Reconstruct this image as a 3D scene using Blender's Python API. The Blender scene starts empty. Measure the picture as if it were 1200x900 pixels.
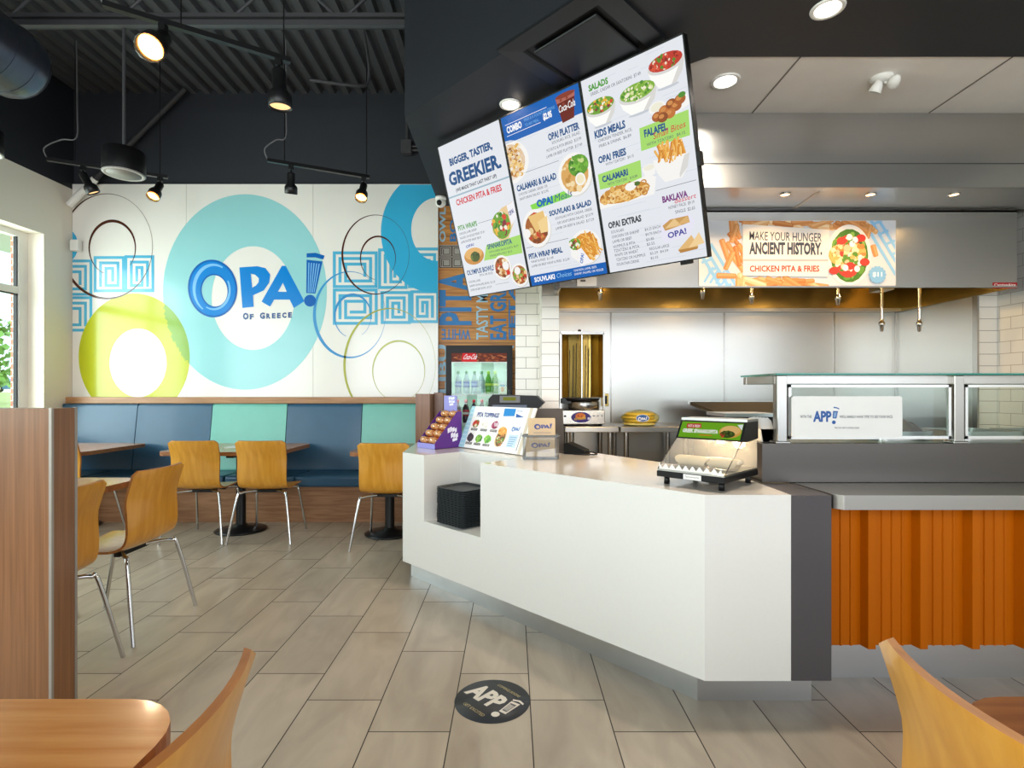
import bpy, math, random
from mathutils import Matrix, Vector
from mathutils.geometry import tessellate_polygon
random.seed(7)
S = bpy.context.scene
COL = S.collection
# ------------------------------------------------------------------ camera, world, light, exposure
CAM_Z, F, PX, PY = 1.27, 625.0, 600.0, 460.0
cam = bpy.data.cameras.new('camera'); cam_o = bpy.data.objects.new('camera', cam); COL.objects.link(cam_o)
cam_o.location = (0, 0, CAM_Z); cam_o.rotation_euler = (math.pi/2, 0, 0)
cam.sensor_width = 36; cam.lens = F/1200*36; cam.shift_y = (PY-450)/1200; cam.clip_start = .05; cam.clip_end = 400
S.camera = cam_o
S.view_settings.view_transform = 'Standard'; S.view_settings.look = 'None'
S.view_settings.gamma = 1; S.view_settings.use_curve_mapping = False
S.view_settings.exposure = 0.0
S.cycles.use_denoising = True
S.cycles.max_bounces = 8; S.cycles.diffuse_bounces = 4; S.cycles.glossy_bounces = 4; S.cycles.transparent_max_bounces = 12
S.cycles.caustics_reflective = False; S.cycles.caustics_refractive = False
S.cycles.sample_clamp_indirect = 6
world = bpy.data.worlds.new('sky'); S.world = world; world.use_nodes = True
wn = world.node_tree; bgn = wn.nodes['Background']
bgn.inputs[0].default_value = (.80, .90, 1.0, 1); bgn.inputs[1].default_value = 2.2

def area(name, loc, rot, sx, sy, power, col=(1, 1, 1), spread=180):
    l = bpy.data.lights.new(name, 'AREA'); l.shape = 'RECTANGLE'; l.size = sx; l.size_y = sy
    l.energy = power; l.color = col; l.spread = math.radians(spread)
    o = bpy.data.objects.new(name, l); COL.objects.link(o); o.location = loc; o.rotation_euler = rot
    return o
R90 = math.pi/2
area('daylight_front', (-1.5, -2.75, 1.95), (R90+.22, 0, 0), 5.6, 2.1, 200, (.96, .98, 1.0))
area('daylight_front_far', (3.8, -2.75, 1.95), (R90+.22, 0, 0), 4.6, 2.1, 62, (.96, .98, 1.0))
area('daylight_side', (-4.95, .3, 1.75), (0, -R90, 0), 2.3, 4.6, 200, (.96, .98, 1.0))
area('daylight_side_rear', (-5.5, 4.0, 1.9), (0, -R90, 0), 2.2, 2.8, 190, (.97, .98, 1.0))
sun = bpy.data.lights.new('sun', 'SUN'); sun.energy = 5; sun.angle = .01; sun.color = (1, .95, .86)
sun_o = bpy.data.objects.new('sun', sun); COL.objects.link(sun_o); sun_o.rotation_euler = Vector((-1, -.1, -.9)).to_track_quat('-Z', 'Y').to_euler()

# ------------------------------------------------------------------ helpers: colour and materials
def lin(c):
    if isinstance(c, str):
        c = tuple(int(c[i:i+2], 16) for i in (0, 2, 4))
    return tuple((v/255/12.92 if v/255 <= .04045 else ((v/255+.055)/1.055)**2.4) for v in c) + (1,)
MATS = {}
def base_mat(name):
    m = bpy.data.materials.new(name); m.use_nodes = True
    return m, m.node_tree, m.node_tree.nodes['Principled BSDF']
def link(nt, a, b): nt.links.new(a, b)
def pm(name, col, rough=.5, metal=0, var=.06, scale=6, stretch=(1, 1, 1), bump=0, spec=.5, coat=0, emit=None, es=0, trans=0, alpha=1, ior=1.45, rvar=0):
    m, nt, p = base_mat(name)
    c = lin(col)
    tc = nt.nodes.new('ShaderNodeTexCoord'); mp = nt.nodes.new('ShaderNodeMapping'); mp.inputs['Scale'].default_value = stretch
    nz = nt.nodes.new('ShaderNodeTexNoise'); nz.inputs['Scale'].default_value = scale; nz.inputs['Detail'].default_value = 4
    link(nt, tc.outputs['Object'], mp.inputs[0]); link(nt, mp.outputs[0], nz.inputs['Vector'])
    mx = nt.nodes.new('ShaderNodeMix'); mx.data_type = 'RGBA'
    link(nt, nz.outputs['Fac'], mx.inputs[0])
    mx.inputs[6].default_value = tuple(v*(1-var) for v in c[:3])+(1,); mx.inputs[7].default_value = tuple(min(1, v*(1+var)) for v in c[:3])+(1,)
    link(nt, mx.outputs[2], p.inputs['Base Color'])
    p.inputs['Roughness'].default_value = rough; p.inputs['Metallic'].default_value = metal
    p.inputs['Specular IOR Level'].default_value = spec; p.inputs['Coat Weight'].default_value = coat
    p.inputs['Coat Roughness'].default_value = .08
    p.inputs['IOR'].default_value = ior; p.inputs['Transmission Weight'].default_value = trans; p.inputs['Alpha'].default_value = alpha
    if rvar:
        mr = nt.nodes.new('ShaderNodeMapRange'); mr.inputs[3].default_value = rough-rvar; mr.inputs[4].default_value = rough+rvar
        link(nt, nz.outputs['Fac'], mr.inputs[0]); link(nt, mr.outputs[0], p.inputs['Roughness'])
    if bump:
        b = nt.nodes.new('ShaderNodeBump'); b.inputs['Strength'].default_value = bump; b.inputs['Distance'].default_value = .01
        link(nt, nz.outputs['Fac'], b.inputs['Height']); link(nt, b.outputs[0], p.inputs['Normal'])
    if emit:
        p.inputs['Emission Color'].default_value = lin(emit); p.inputs['Emission Strength'].default_value = es
    MATS[name] = m
    return m
def wood(name, c1, c2, axis, scale=9, rough=.35, ratio=14, coat=0, dist=.5):
    m, nt, p = base_mat(name)
    tc = nt.nodes.new('ShaderNodeTexCoord'); mp = nt.nodes.new('ShaderNodeMapping')
    sc = [ratio]*3; sc[axis] = 1; mp.inputs['Scale'].default_value = sc
    nz = nt.nodes.new('ShaderNodeTexNoise'); nz.inputs['Scale'].default_value = scale*.35; nz.inputs['Detail'].default_value = 6; nz.inputs['Distortion'].default_value = dist
    link(nt, tc.outputs['Object'], mp.inputs[0]); link(nt, mp.outputs[0], nz.inputs['Vector'])
    cr = nt.nodes.new('ShaderNodeValToRGB'); cr.color_ramp.elements[0].position = .35; cr.color_ramp.elements[1].position = .65
    cr.color_ramp.elements[0].color = lin(c1); cr.color_ramp.elements[1].color = lin(c2)
    link(nt, nz.outputs['Fac'], cr.inputs[0]); link(nt, cr.outputs[0], p.inputs['Base Color'])
    p.inputs['Roughness'].default_value = rough; p.inputs['Coat Weight'].default_value = coat; p.inputs['Coat Roughness'].default_value = .1
    MATS[name] = m
    return m
def glass(name, tint, alpha, rough=.02, haze=0):
    # thin clear sheet: mostly see-through with a mirror-like coat at grazing angles
    m = bpy.data.materials.new(name); m.use_nodes = True; nt = m.node_tree
    for n in list(nt.nodes): nt.nodes.remove(n)
    out = nt.nodes.new('ShaderNodeOutputMaterial'); t = nt.nodes.new('ShaderNodeBsdfTransparent'); t.inputs[0].default_value = lin(tint)
    g = nt.nodes.new('ShaderNodeBsdfGlossy'); g.inputs['Roughness'].default_value = rough
    fr = nt.nodes.new('ShaderNodeMath'); fr.operation = 'POWER'; fr.inputs[1].default_value = 4.5; lw = nt.nodes.new('ShaderNodeLayerWeight'); lw.inputs[0].default_value = .5; link(nt, lw.outputs['Facing'], fr.inputs[0])
    ad = nt.nodes.new('ShaderNodeMath'); ad.operation = 'ADD'; ad.inputs[1].default_value = alpha
    mx = nt.nodes.new('ShaderNodeMixShader')
    link(nt, fr.outputs[0], ad.inputs[0]); link(nt, ad.outputs[0], mx.inputs[0]); link(nt, t.outputs[0], mx.inputs[1]); link(nt, g.outputs[0], mx.inputs[2]); res = mx.outputs[0]
    if haze:
        df = nt.nodes.new('ShaderNodeBsdfTranslucent'); df2 = nt.nodes.new('ShaderNodeBsdfDiffuse'); a1 = nt.nodes.new('ShaderNodeMixShader'); link(nt, df.outputs[0], a1.inputs[1]); link(nt, df2.outputs[0], a1.inputs[2])
        m2 = nt.nodes.new('ShaderNodeMixShader'); m2.inputs[0].default_value = haze; link(nt, res, m2.inputs[1]); link(nt, a1.outputs[0], m2.inputs[2]); res = m2.outputs[0]
    link(nt, res, out.inputs[0])
    MATS[name] = m
    return m
def ink(col, rough=.5):
    k = 'ink_%s_%d' % (col, int(rough*100))
    if k not in MATS: pm(k, col, rough, var=.02)
    return MATS[k]
SCREEN = 1.0
def lit(col, s=None):
    s = SCREEN if s is None else s
    k = 'lit_%s_%d' % (col, int(s*100))
    if k not in MATS: pm(k, '050505', .3, var=0, emit=col, es=s, spec=.12)
    return MATS[k]

class NT:
    def __init__(s, nt): s.nt = nt
    def m(s, op, a, b=0, c=0):
        n = s.nt.nodes.new('ShaderNodeMath'); n.operation = op
        for i, v in enumerate((a, b, c)):
            if isinstance(v, (int, float)): n.inputs[i].default_value = v
            else: link(s.nt, v, n.inputs[i])
        return n.outputs[0]
def floor_mat():
    m, nt, p = base_mat('floor_tile'); N = NT(nt)
    tc = nt.nodes.new('ShaderNodeTexCoord'); sp = nt.nodes.new('ShaderNodeSeparateXYZ'); link(nt, tc.outputs['Object'], sp.inputs[0])
    W, L = .3066, .62
    a = N.m('DIVIDE', N.m('ADD', sp.outputs[0], .2323), W); k = N.m('FLOOR', a); fx = N.m('FRACT', a)
    b = N.m('DIVIDE', N.m('ADD', N.m('SUBTRACT', sp.outputs[1], 2.41), N.m('MULTIPLY', k, .2067)), L); j = N.m('FLOOR', b); fy = N.m('FRACT', b)
    ex = N.m('MULTIPLY', N.m('MINIMUM', fx, N.m('SUBTRACT', 1, fx)), W); ey = N.m('MULTIPLY', N.m('MINIMUM', fy, N.m('SUBTRACT', 1, fy)), L)
    gr = N.m('LESS_THAN', N.m('MINIMUM', ex, ey), .0023)
    cb = nt.nodes.new('ShaderNodeCombineXYZ'); link(nt, k, cb.inputs[0]); link(nt, j, cb.inputs[1])
    wh = nt.nodes.new('ShaderNodeTexWhiteNoise'); link(nt, cb.outputs[0], wh.inputs['Vector'])
    mp = nt.nodes.new('ShaderNodeMapping'); mp.inputs['Scale'].default_value = (3.2, 1.0, 1); mp.inputs['Rotation'].default_value = (0, 0, .5)
    va = nt.nodes.new('ShaderNodeVectorMath'); va.operation = 'MULTIPLY_ADD'; link(nt, cb.outputs[0], va.inputs[0]); va.inputs[1].default_value = (3.7, 5.3, 1); link(nt, tc.outputs['Object'], va.inputs[2])
    link(nt, va.outputs[0], mp.inputs[0])
    nz = nt.nodes.new('ShaderNodeTexNoise'); nz.inputs['Scale'].default_value = 2.2; nz.inputs['Detail'].default_value = 7; nz.inputs['Distortion'].default_value = .8; link(nt, mp.outputs[0], nz.inputs['Vector'])
    cr = nt.nodes.new('ShaderNodeValToRGB'); e = cr.color_ramp.elements
    e[0].position = .25; e[0].color = lin('988a79'); e[1].position = .75; e[1].color = lin('b6a997'); link(nt, nz.outputs['Fac'], cr.inputs[0])
    hs = nt.nodes.new('ShaderNodeHueSaturation'); link(nt, cr.outputs[0], hs.inputs['Color']); link(nt, N.m('ADD', N.m('MULTIPLY', wh.outputs['Value'], .14), .93), hs.inputs['Value'])
    mx = nt.nodes.new('ShaderNodeMix'); mx.data_type = 'RGBA'; link(nt, gr, mx.inputs[0]); link(nt, hs.outputs[0], mx.inputs[6]); mx.inputs[7].default_value = lin('2e2720')
    link(nt, mx.outputs[2], p.inputs['Base Color'])
    link(nt, N.m('ADD', N.m('MULTIPLY', gr, .4), .34), p.inputs['Roughness'])
    bp = nt.nodes.new('ShaderNodeBump'); bp.inputs['Strength'].default_value = .4; bp.inputs['Distance'].default_value = .002
    link(nt, N.m('SUBTRACT', 1, gr), bp.inputs['Height']); link(nt, bp.outputs[0], p.inputs['Normal'])
    MATS['floor_tile'] = m; return m
def tile_mat(name, col, hor, W, H, off=.5, joint='8f8a82', g=.0022, shift=0):
    # glazed wall tile; hor = axis the courses run along (0 = x, 1 = y)
    m, nt, p = base_mat(name); N = NT(nt)
    tc = nt.nodes.new('ShaderNodeTexCoord'); sp = nt.nodes.new('ShaderNodeSeparateXYZ'); link(nt, tc.outputs['Object'], sp.inputs[0])
    b = N.m('DIVIDE', sp.outputs[2], H); j = N.m('FLOOR', b); fy = N.m('FRACT', b)
    a = N.m('ADD', N.m('DIVIDE', N.m('ADD', sp.outputs[hor], shift), W), N.m('MULTIPLY', N.m('MODULO', j, 2), off)); fx = N.m('FRACT', a)
    ex = N.m('MULTIPLY', N.m('MINIMUM', fx, N.m('SUBTRACT', 1, fx)), W); ey = N.m('MULTIPLY', N.m('MINIMUM', fy, N.m('SUBTRACT', 1, fy)), H)
    gr = N.m('LESS_THAN', N.m('MINIMUM', ex, ey), g)
    mx = nt.nodes.new('ShaderNodeMix'); mx.data_type = 'RGBA'; link(nt, gr, mx.inputs[0]); mx.inputs[6].default_value = lin(col); mx.inputs[7].default_value = lin(joint)
    link(nt, mx.outputs[2], p.inputs['Base Color']); link(nt, N.m('ADD', N.m('MULTIPLY', gr, .5), .22), p.inputs['Roughness'])
    MATS[name] = m; return m
def two_tone(name, low, high, z, rough=.6):
    m, nt, p = base_mat(name); N = NT(nt)
    tc = nt.nodes.new('ShaderNodeTexCoord'); sp = nt.nodes.new('ShaderNodeSeparateXYZ'); link(nt, tc.outputs['Object'], sp.inputs[0])
    mx = nt.nodes.new('ShaderNodeMix'); mx.data_type = 'RGBA'; link(nt, N.m('GREATER_THAN', sp.outputs[2], z), mx.inputs[0])
    mx.inputs[6].default_value = lin(low); mx.inputs[7].default_value = lin(high)
    link(nt, mx.outputs[2], p.inputs['Base Color']); p.inputs['Roughness'].default_value = rough
    MATS[name] = m; return m
def plank_mat():
    m, nt, p = base_mat('wall_planks'); N = NT(nt)
    tc = nt.nodes.new('ShaderNodeTexCoord'); sp = nt.nodes.new('ShaderNodeSeparateXYZ'); link(nt, tc.outputs['Object'], sp.inputs[0])
    b = N.m('DIVIDE', N.m('ADD', sp.outputs[2], .02), .166); j = N.m('FLOOR', b); fy = N.m('FRACT', b)
    gr = N.m('LESS_THAN', fy, .035)
    cb = nt.nodes.new('ShaderNodeCombineXYZ'); link(nt, N.m('ADD', N.m('MULTIPLY', sp.outputs[0], 1.5), N.m('MULTIPLY', j, 7.3)), cb.inputs[0]); link(nt, N.m('MULTIPLY', sp.outputs[2], 22), cb.inputs[1])
    nz = nt.nodes.new('ShaderNodeTexNoise'); nz.inputs['Scale'].default_value = 2; nz.inputs['Detail'].default_value = 5; link(nt, cb.outputs[0], nz.inputs['Vector'])
    cr = nt.nodes.new('ShaderNodeValToRGB'); e = cr.color_ramp.elements; e[0].position = .3; e[0].color = lin('ac6826'); e[1].position = .7; e[1].color = lin('d99a4c'); link(nt, nz.outputs['Fac'], cr.inputs[0])
    mx = nt.nodes.new('ShaderNodeMix'); mx.data_type = 'RGBA'; link(nt, gr, mx.inputs[0]); link(nt, cr.outputs[0], mx.inputs[6]); mx.inputs[7].default_value = lin('24160c')
    link(nt, mx.outputs[2], p.inputs['Base Color']); p.inputs['Roughness'].default_value = .45
    MATS['wall_planks'] = m; return m
def brick_mat():
    m, nt, p = base_mat('brick')
    tc = nt.nodes.new('ShaderNodeTexCoord'); mp = nt.nodes.new('ShaderNodeMapping'); mp.inputs['Rotation'].default_value = (R90, 0, 0)
    b = nt.nodes.new('ShaderNodeTexBrick'); b.inputs['Scale'].default_value = 4; b.inputs['Color1'].default_value = lin('a8604a'); b.inputs['Color2'].default_value = lin('8d4b3a'); b.inputs['Mortar'].default_value = lin('c9bdb0')
    link(nt, tc.outputs['Object'], mp.inputs[0]); link(nt, mp.outputs[0], b.inputs['Vector']); link(nt, b.outputs['Color'], p.inputs['Base Color']); p.inputs['Roughness'].default_value = .9
    MATS['brick'] = m; return m

FLOOR = floor_mat(); PLANK = plank_mat(); BRICK = brick_mat()
TILE_X = tile_mat('tile_x', 'ece6dc', 0, .19, .0925, shift=.07); TILE_Y_SHADE = tile_mat('tile_y_shade', 'cbc8c3', 1, .19, .0925); TILE_P = tile_mat('tile_pier', 'ece6dc', 0, 9, .0925, off=0, shift=3)  # side wall tile is a darker copy, its shade put into the colour
WHITEWALL = two_tone('wall_paint', 'ece4d4', '1f2228', 3.46)
BACKPAINT = two_tone('wall_paint_rear', 'ece4d4', '23262c', 3.5)
DARK = pm('dark_paint', '1c1f25', .55); DARKCEIL = pm('dark_ceiling', '2c2c2d', .6); DECK = pm('deck_paint', '404042', .45)
WHITECEIL = pm('white_ceiling', 'f4f0ea', .55); STEEL = pm('brushed_steel', 'b2b0ac', .32, 1, var=.025, scale=3, stretch=(1, 30, 30))
STEELV = pm('brushed_steel_upright', 'a5a39f', .26, 1, var=.02, scale=3, stretch=(30, 30, 1))
STEELD = pm('dull_steel', 'cacaca', .30, 1, var=.05, scale=2, stretch=(1, 8, 8)); RISER = pm('riser_steel', '5e5a57', .34, 1, var=.04, scale=2, stretch=(1, 12, 12)); CHROME = pm('chrome', 'cfcfcf', .12, 1, var=.02)
STEELW = pm('kitchen_sheet_steel', 'c0bfbb', .31, 1, var=.02, scale=2, stretch=(1, 1, 6), rvar=.03)
WARMTINT = pm('steel_warm_light_tint', 'b09a60', .24, 1, var=.05, scale=2, stretch=(8, 8, 1))  # steel yellowed: the warm glow of the hood lamps is put into its colour
LAMW = pm('white_quartz', 'e0ded8', .28, var=.02, scale=60, coat=.15); CHAR = pm('charcoal_laminate', '484446', .5); 
QTOP = pm('quartz_top', 'd9d0c4', .14, var=.03, scale=80, coat=.3)
ORANGE = pm('orange_metal', 'b45c00', .5, .0, var=.05, scale=2, stretch=(1, 1, .3), spec=.15)
PLY = wood('chair_ply', 'c68622', 'd59836', 2, 6, .3, 14, .35, .2); PLYEDGE = wood('ply_edge', '9c5e24', 'b87632', 0, 20, .5, 6)
TABLETOP = wood('table_laminate', 'b4702c', 'c88a48', 0, 8, .25, 14, .4, .25); TABLEEDGE = wood('table_edge', '7d4a22', '9c6434', 0, 20, .4, 6)
WALNUT = wood('walnut_laminate', '734a29', '875b38', 2, 7, .35, 45, .15, .05); WALNUTX = wood('walnut_laminate_flat', '8a6040', 'a67a58', 0, 9, .4, 14)
RAILW = wood('oak_rail', '9a6c42', 'b3845a', 0, 9, .35, 14)
VINYLN = pm('navy_vinyl', '2d5672', .33, var=.08, scale=9, bump=.05, coat=.1); VINYLM = pm('mint_vinyl', '72baab', .35, var=.06, scale=9, bump=.05, coat=.1)
BLACK = pm('black_plastic', '0d0d0e', .42, spec=.3); BLACKM = pm('black_metal', '1a1a1b', .35, .3); GREYP = pm('grey_plastic', '6a6a6c', .45)
WHITEP = pm('white_plastic', 'e8e6e0', .4); TAUPE = pm('taupe_panel', '4d443c', .5)
GLASSM = glass('clear_glass', 'eef6f4', .03); GLASST = glass('teal_glass', 'a8d8cc', .08); ACRYL = glass('acrylic', 'dfe3e6', .10, haze=.12); HAZE = glass('warm_glass', 'f4f0ea', .02, haze=.16)
GEDGE = pm('glass_edge', '2a8a7c', .15, var=.02)
ALU = pm('aluminium', 'd8d8d6', .3, .7, var=.03); KRAFT = pm('kraft_paper', 'd6bb96', .75, var=.08, scale=40)

# ------------------------------------------------------------------ helpers: meshes
class B:
    def __init__(s): s.v = []; s.f = []; s.fm = []; s.sm = []; s.mats = []; s.M = None
    def mi(s, m):
        if m not in s.mats: s.mats.append(m)
        return s.mats.index(m)
    def add(s, vs, fs, mat, smooth=False):
        o = len(s.v); M = s.M
        s.v += [tuple(M @ Vector(p)) if M else tuple(p) for p in vs]
        i = s.mi(mat)
        for f in fs: s.f.append([o+k for k in f]); s.fm.append(i); s.sm.append(smooth)
        return s
    def box(s, a, b, mat):
        x0, y0, z0 = a; x1, y1, z1 = b
        return s.add([(x0, y0, z0), (x1, y0, z0), (x1, y1, z0), (x0, y1, z0), (x0, y0, z1), (x1, y0, z1), (x1, y1, z1), (x0, y1, z1)],
              [(3, 2, 1, 0), (4, 5, 6, 7), (0, 1, 5, 4), (1, 2, 6, 5), (2, 3, 7, 6), (3, 0, 4, 7)], mat)
    def prism(s, poly, z0, z1, mat, top=None, sides=None, ax=2):
        # poly in the plane of the two other axes; extruded along ax
        def P(p, z): return (p[0], p[1], z) if ax == 2 else ((z, p[0], p[1]) if ax == 0 else (p[0], z, p[1]))
        n = len(poly); vs = [P(p, z0) for p in poly]+[P(p, z1) for p in poly]
        tris = tessellate_polygon([[Vector((p[0], p[1], 0)) for p in poly]])
        s.add(vs, [tuple(t) for t in tris], mat); s.add(vs, [tuple(n+i for i in t) for t in tris], top or mat)
        s.add(vs, [(i, (i+1) % n, n+(i+1) % n, n+i) for i in range(n)], sides or mat)
        return s
    def tube(s, path, r, mat, n=8, cap=True, closed=False):
        P = [Vector(p) for p in path]; m = len(P); rr = r if isinstance(r, (list, tuple)) else [r]*m
        vs = []; up = None
        for i in range(m):
            if closed: t = (P[(i+1) % m]-P[i-1])
            else: t = P[min(i+1, m-1)]-P[max(i-1, 0)]
            t = t.normalized() if t.length > 1e-9 else Vector((0, 0, 1))
            if up is None: up = Vector((0, 0, 1)) if abs(t.z) < .9 else Vector((1, 0, 0))
            u = (up-t*up.dot(t)).normalized(); w = t.cross(u); up = u
            for k in range(n):
                a = 2*math.pi*k/n; vs.append(P[i]+u*(math.cos(a)*rr[i])+w*(math.sin(a)*rr[i]))
        fs = []
        for i in range(m if closed else m-1):
            j = (i+1) % m
            for k in range(n): fs.append((i*n+k, i*n+(k+1) % n, j*n+(k+1) % n, j*n+k))
        s.add(vs, fs, mat, True)
        if cap and not closed: s.add(vs[:n], [tuple(range(n))[::-1]], mat); s.add(vs[-n:], [tuple(range(n))], mat)
        return s
    def lathe(s, prof, mat, n=24, c=(0, 0, 0), smooth=True, sx=1, sy=1):
        vs = []
        for r, z in prof:
            for k in range(n):
                a = 2*math.pi*k/n; vs.append((c[0]+r*math.cos(a)*sx, c[1]+r*math.sin(a)*sy, c[2]+z))
        fs = [(i*n+k, i*n+(k+1) % n, (i+1)*n+(k+1) % n, (i+1)*n+k) for i in range(len(prof)-1) for k in range(n)]
        s.add(vs, fs, mat, smooth)
        if prof[0][0] > 1e-6: s.add(vs[:n], [tuple(range(n))[::-1]], mat)
        if prof[-1][0] > 1e-6: s.add(vs[-n:], [tuple(range(n))], mat)
        return s
    def blob(s, c, r, mat, n=10, seed=0, rough=.0):
        rnd = random.Random(seed); rx, ry, rz = r; m = n//2+1; vs = []
        for i in range(m):
            ph = math.pi*i/(m-1)
            for k in range(n):
                a = 2*math.pi*k/n; q = 1+rnd.uniform(-rough, rough)
                vs.append((c[0]+rx*q*math.sin(ph)*math.cos(a), c[1]+ry*q*math.sin(ph)*math.sin(a), c[2]+rz*q*math.cos(ph)))
        s.add(vs, [(i*n+k, (i+1)*n+k, (i+1)*n+(k+1) % n, i*n+(k+1) % n) for i in range(m-1) for k in range(n)], mat, True)
        return s
    def build(s, name, parent=None, bevel=0, seg=2, loc=None):
        me = bpy.data.meshes.new(name); me.from_pydata(s.v, [], s.f)
        for m in s.mats: me.materials.append(m)
        for p, i, sm in zip(me.polygons, s.fm, s.sm): p.material_index = i; p.use_smooth = sm
        me.update()
        o = bpy.data.objects.new(name, me); COL.objects.link(o)
        if parent: o.parent = parent
        if loc: o.location = loc
        if bevel:
            w = o.modifiers.new('edge', 'BEVEL'); w.width = bevel; w.segments = seg; w.limit_method = 'ANGLE'; w.angle_limit = math.radians(40); w.harden_normals = False
        return o
def rrect(x0, y0, x1, y1, r, n=6):
    out = []
    for cx, cy, a0 in ((x1-r, y0+r, -90), (x1-r, y1-r, 0), (x0+r, y1-r, 90), (x0+r, y0+r, 180)):
        for i in range(n+1):
            a = math.radians(a0+90*i/n); out.append((cx+r*math.cos(a), cy+r*math.sin(a)))
    return out
def smooth_path(pts, k=5):
    P = [Vector(p) for p in pts]; out = []
    for i in range(len(P)-1):
        a, b, c, d = P[max(i-1, 0)], P[i], P[i+1], P[min(i+2, len(P)-1)]
        for j in range(k):
            t = j/k; out.append(.5*((2*b)+(c-a)*t+(2*a-5*b+4*c-d)*t*t+(3*b-a-3*c+d)*t*t*t))
    return out+[P[-1]]
def tag(o, label, cat, group=None, kind=None):
    if label: o['label'] = label
    if cat: o['category'] = cat
    if group: o['group'] = group
    if kind: o['kind'] = kind
    return o
def thing(name, label, cat, loc=(0, 0, 0), rz=0, group=None):
    o = bpy.data.objects.new(name, None); COL.objects.link(o); o.empty_display_size = .1
    o.location = loc; o.rotation_euler = (0, 0, rz)
    return tag(o, label, cat, group)
def struct(o, label=None, cat=None):
    o['kind'] = 'structure'
    if label: o['label'] = label
    if cat: o['category'] = cat
    return o
def dup(root, loc, rz=None, label=None, group=None):
    r = root.copy(); COL.objects.link(r); r.location = loc
    if rz is not None: r.rotation_euler = (0, 0, rz)
    if label: r['label'] = label
    if group: r['group'] = group
    for ch in list(root.children):
        c = ch.copy(); COL.objects.link(c); c.parent = r
        for g in list(ch.children):
            d = g.copy(); COL.objects.link(d); d.parent = c
    return r

# ------------------------------------------------------------------ helpers: printed flat artwork
_TXT = {}
def text_geo(st, bold):
    k = (st, bold)
    if k not in _TXT:
        c = bpy.data.curves.new('lettering', 'FONT'); c.body = st; c.resolution_u = 2; c.offset = bold
        o = bpy.data.objects.new('lettering', c); COL.objects.link(o)
        dg = bpy.context.evaluated_depsgraph_get(); me = bpy.data.meshes.new_from_object(o.evaluated_get(dg))
        vs = [(v.co.x, v.co.y) for v in me.vertices]; fs = [tuple(p.vertices) for p in me.polygons]
        bpy.data.objects.remove(o); bpy.data.curves.remove(c); bpy.data.meshes.remove(me)
        xs = [v[0] for v in vs]; ys = [v[1] for v in vs]
        _TXT[k] = (vs, fs, min(xs), min(ys), max(xs), max(ys))
    return _TXT[k]
def clip_poly(poly, r):
    for ax, lim, sg in ((0, r[0], 1), (0, r[2], -1), (1, r[1], 1), (1, r[3], -1)):
        out = []
        for i in range(len(poly)):
            a, b = poly[i-1], poly[i]; da, db = sg*(a[ax]-lim), sg*(b[ax]-lim)
            if (da >= 0) != (db >= 0):
                t = da/(da-db); out.append((a[0]+(b[0]-a[0])*t, a[1]+(b[1]-a[1])*t))
            if db >= 0: out.append(b)
        poly = out
        if len(poly) < 3: return []
    return poly
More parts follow.
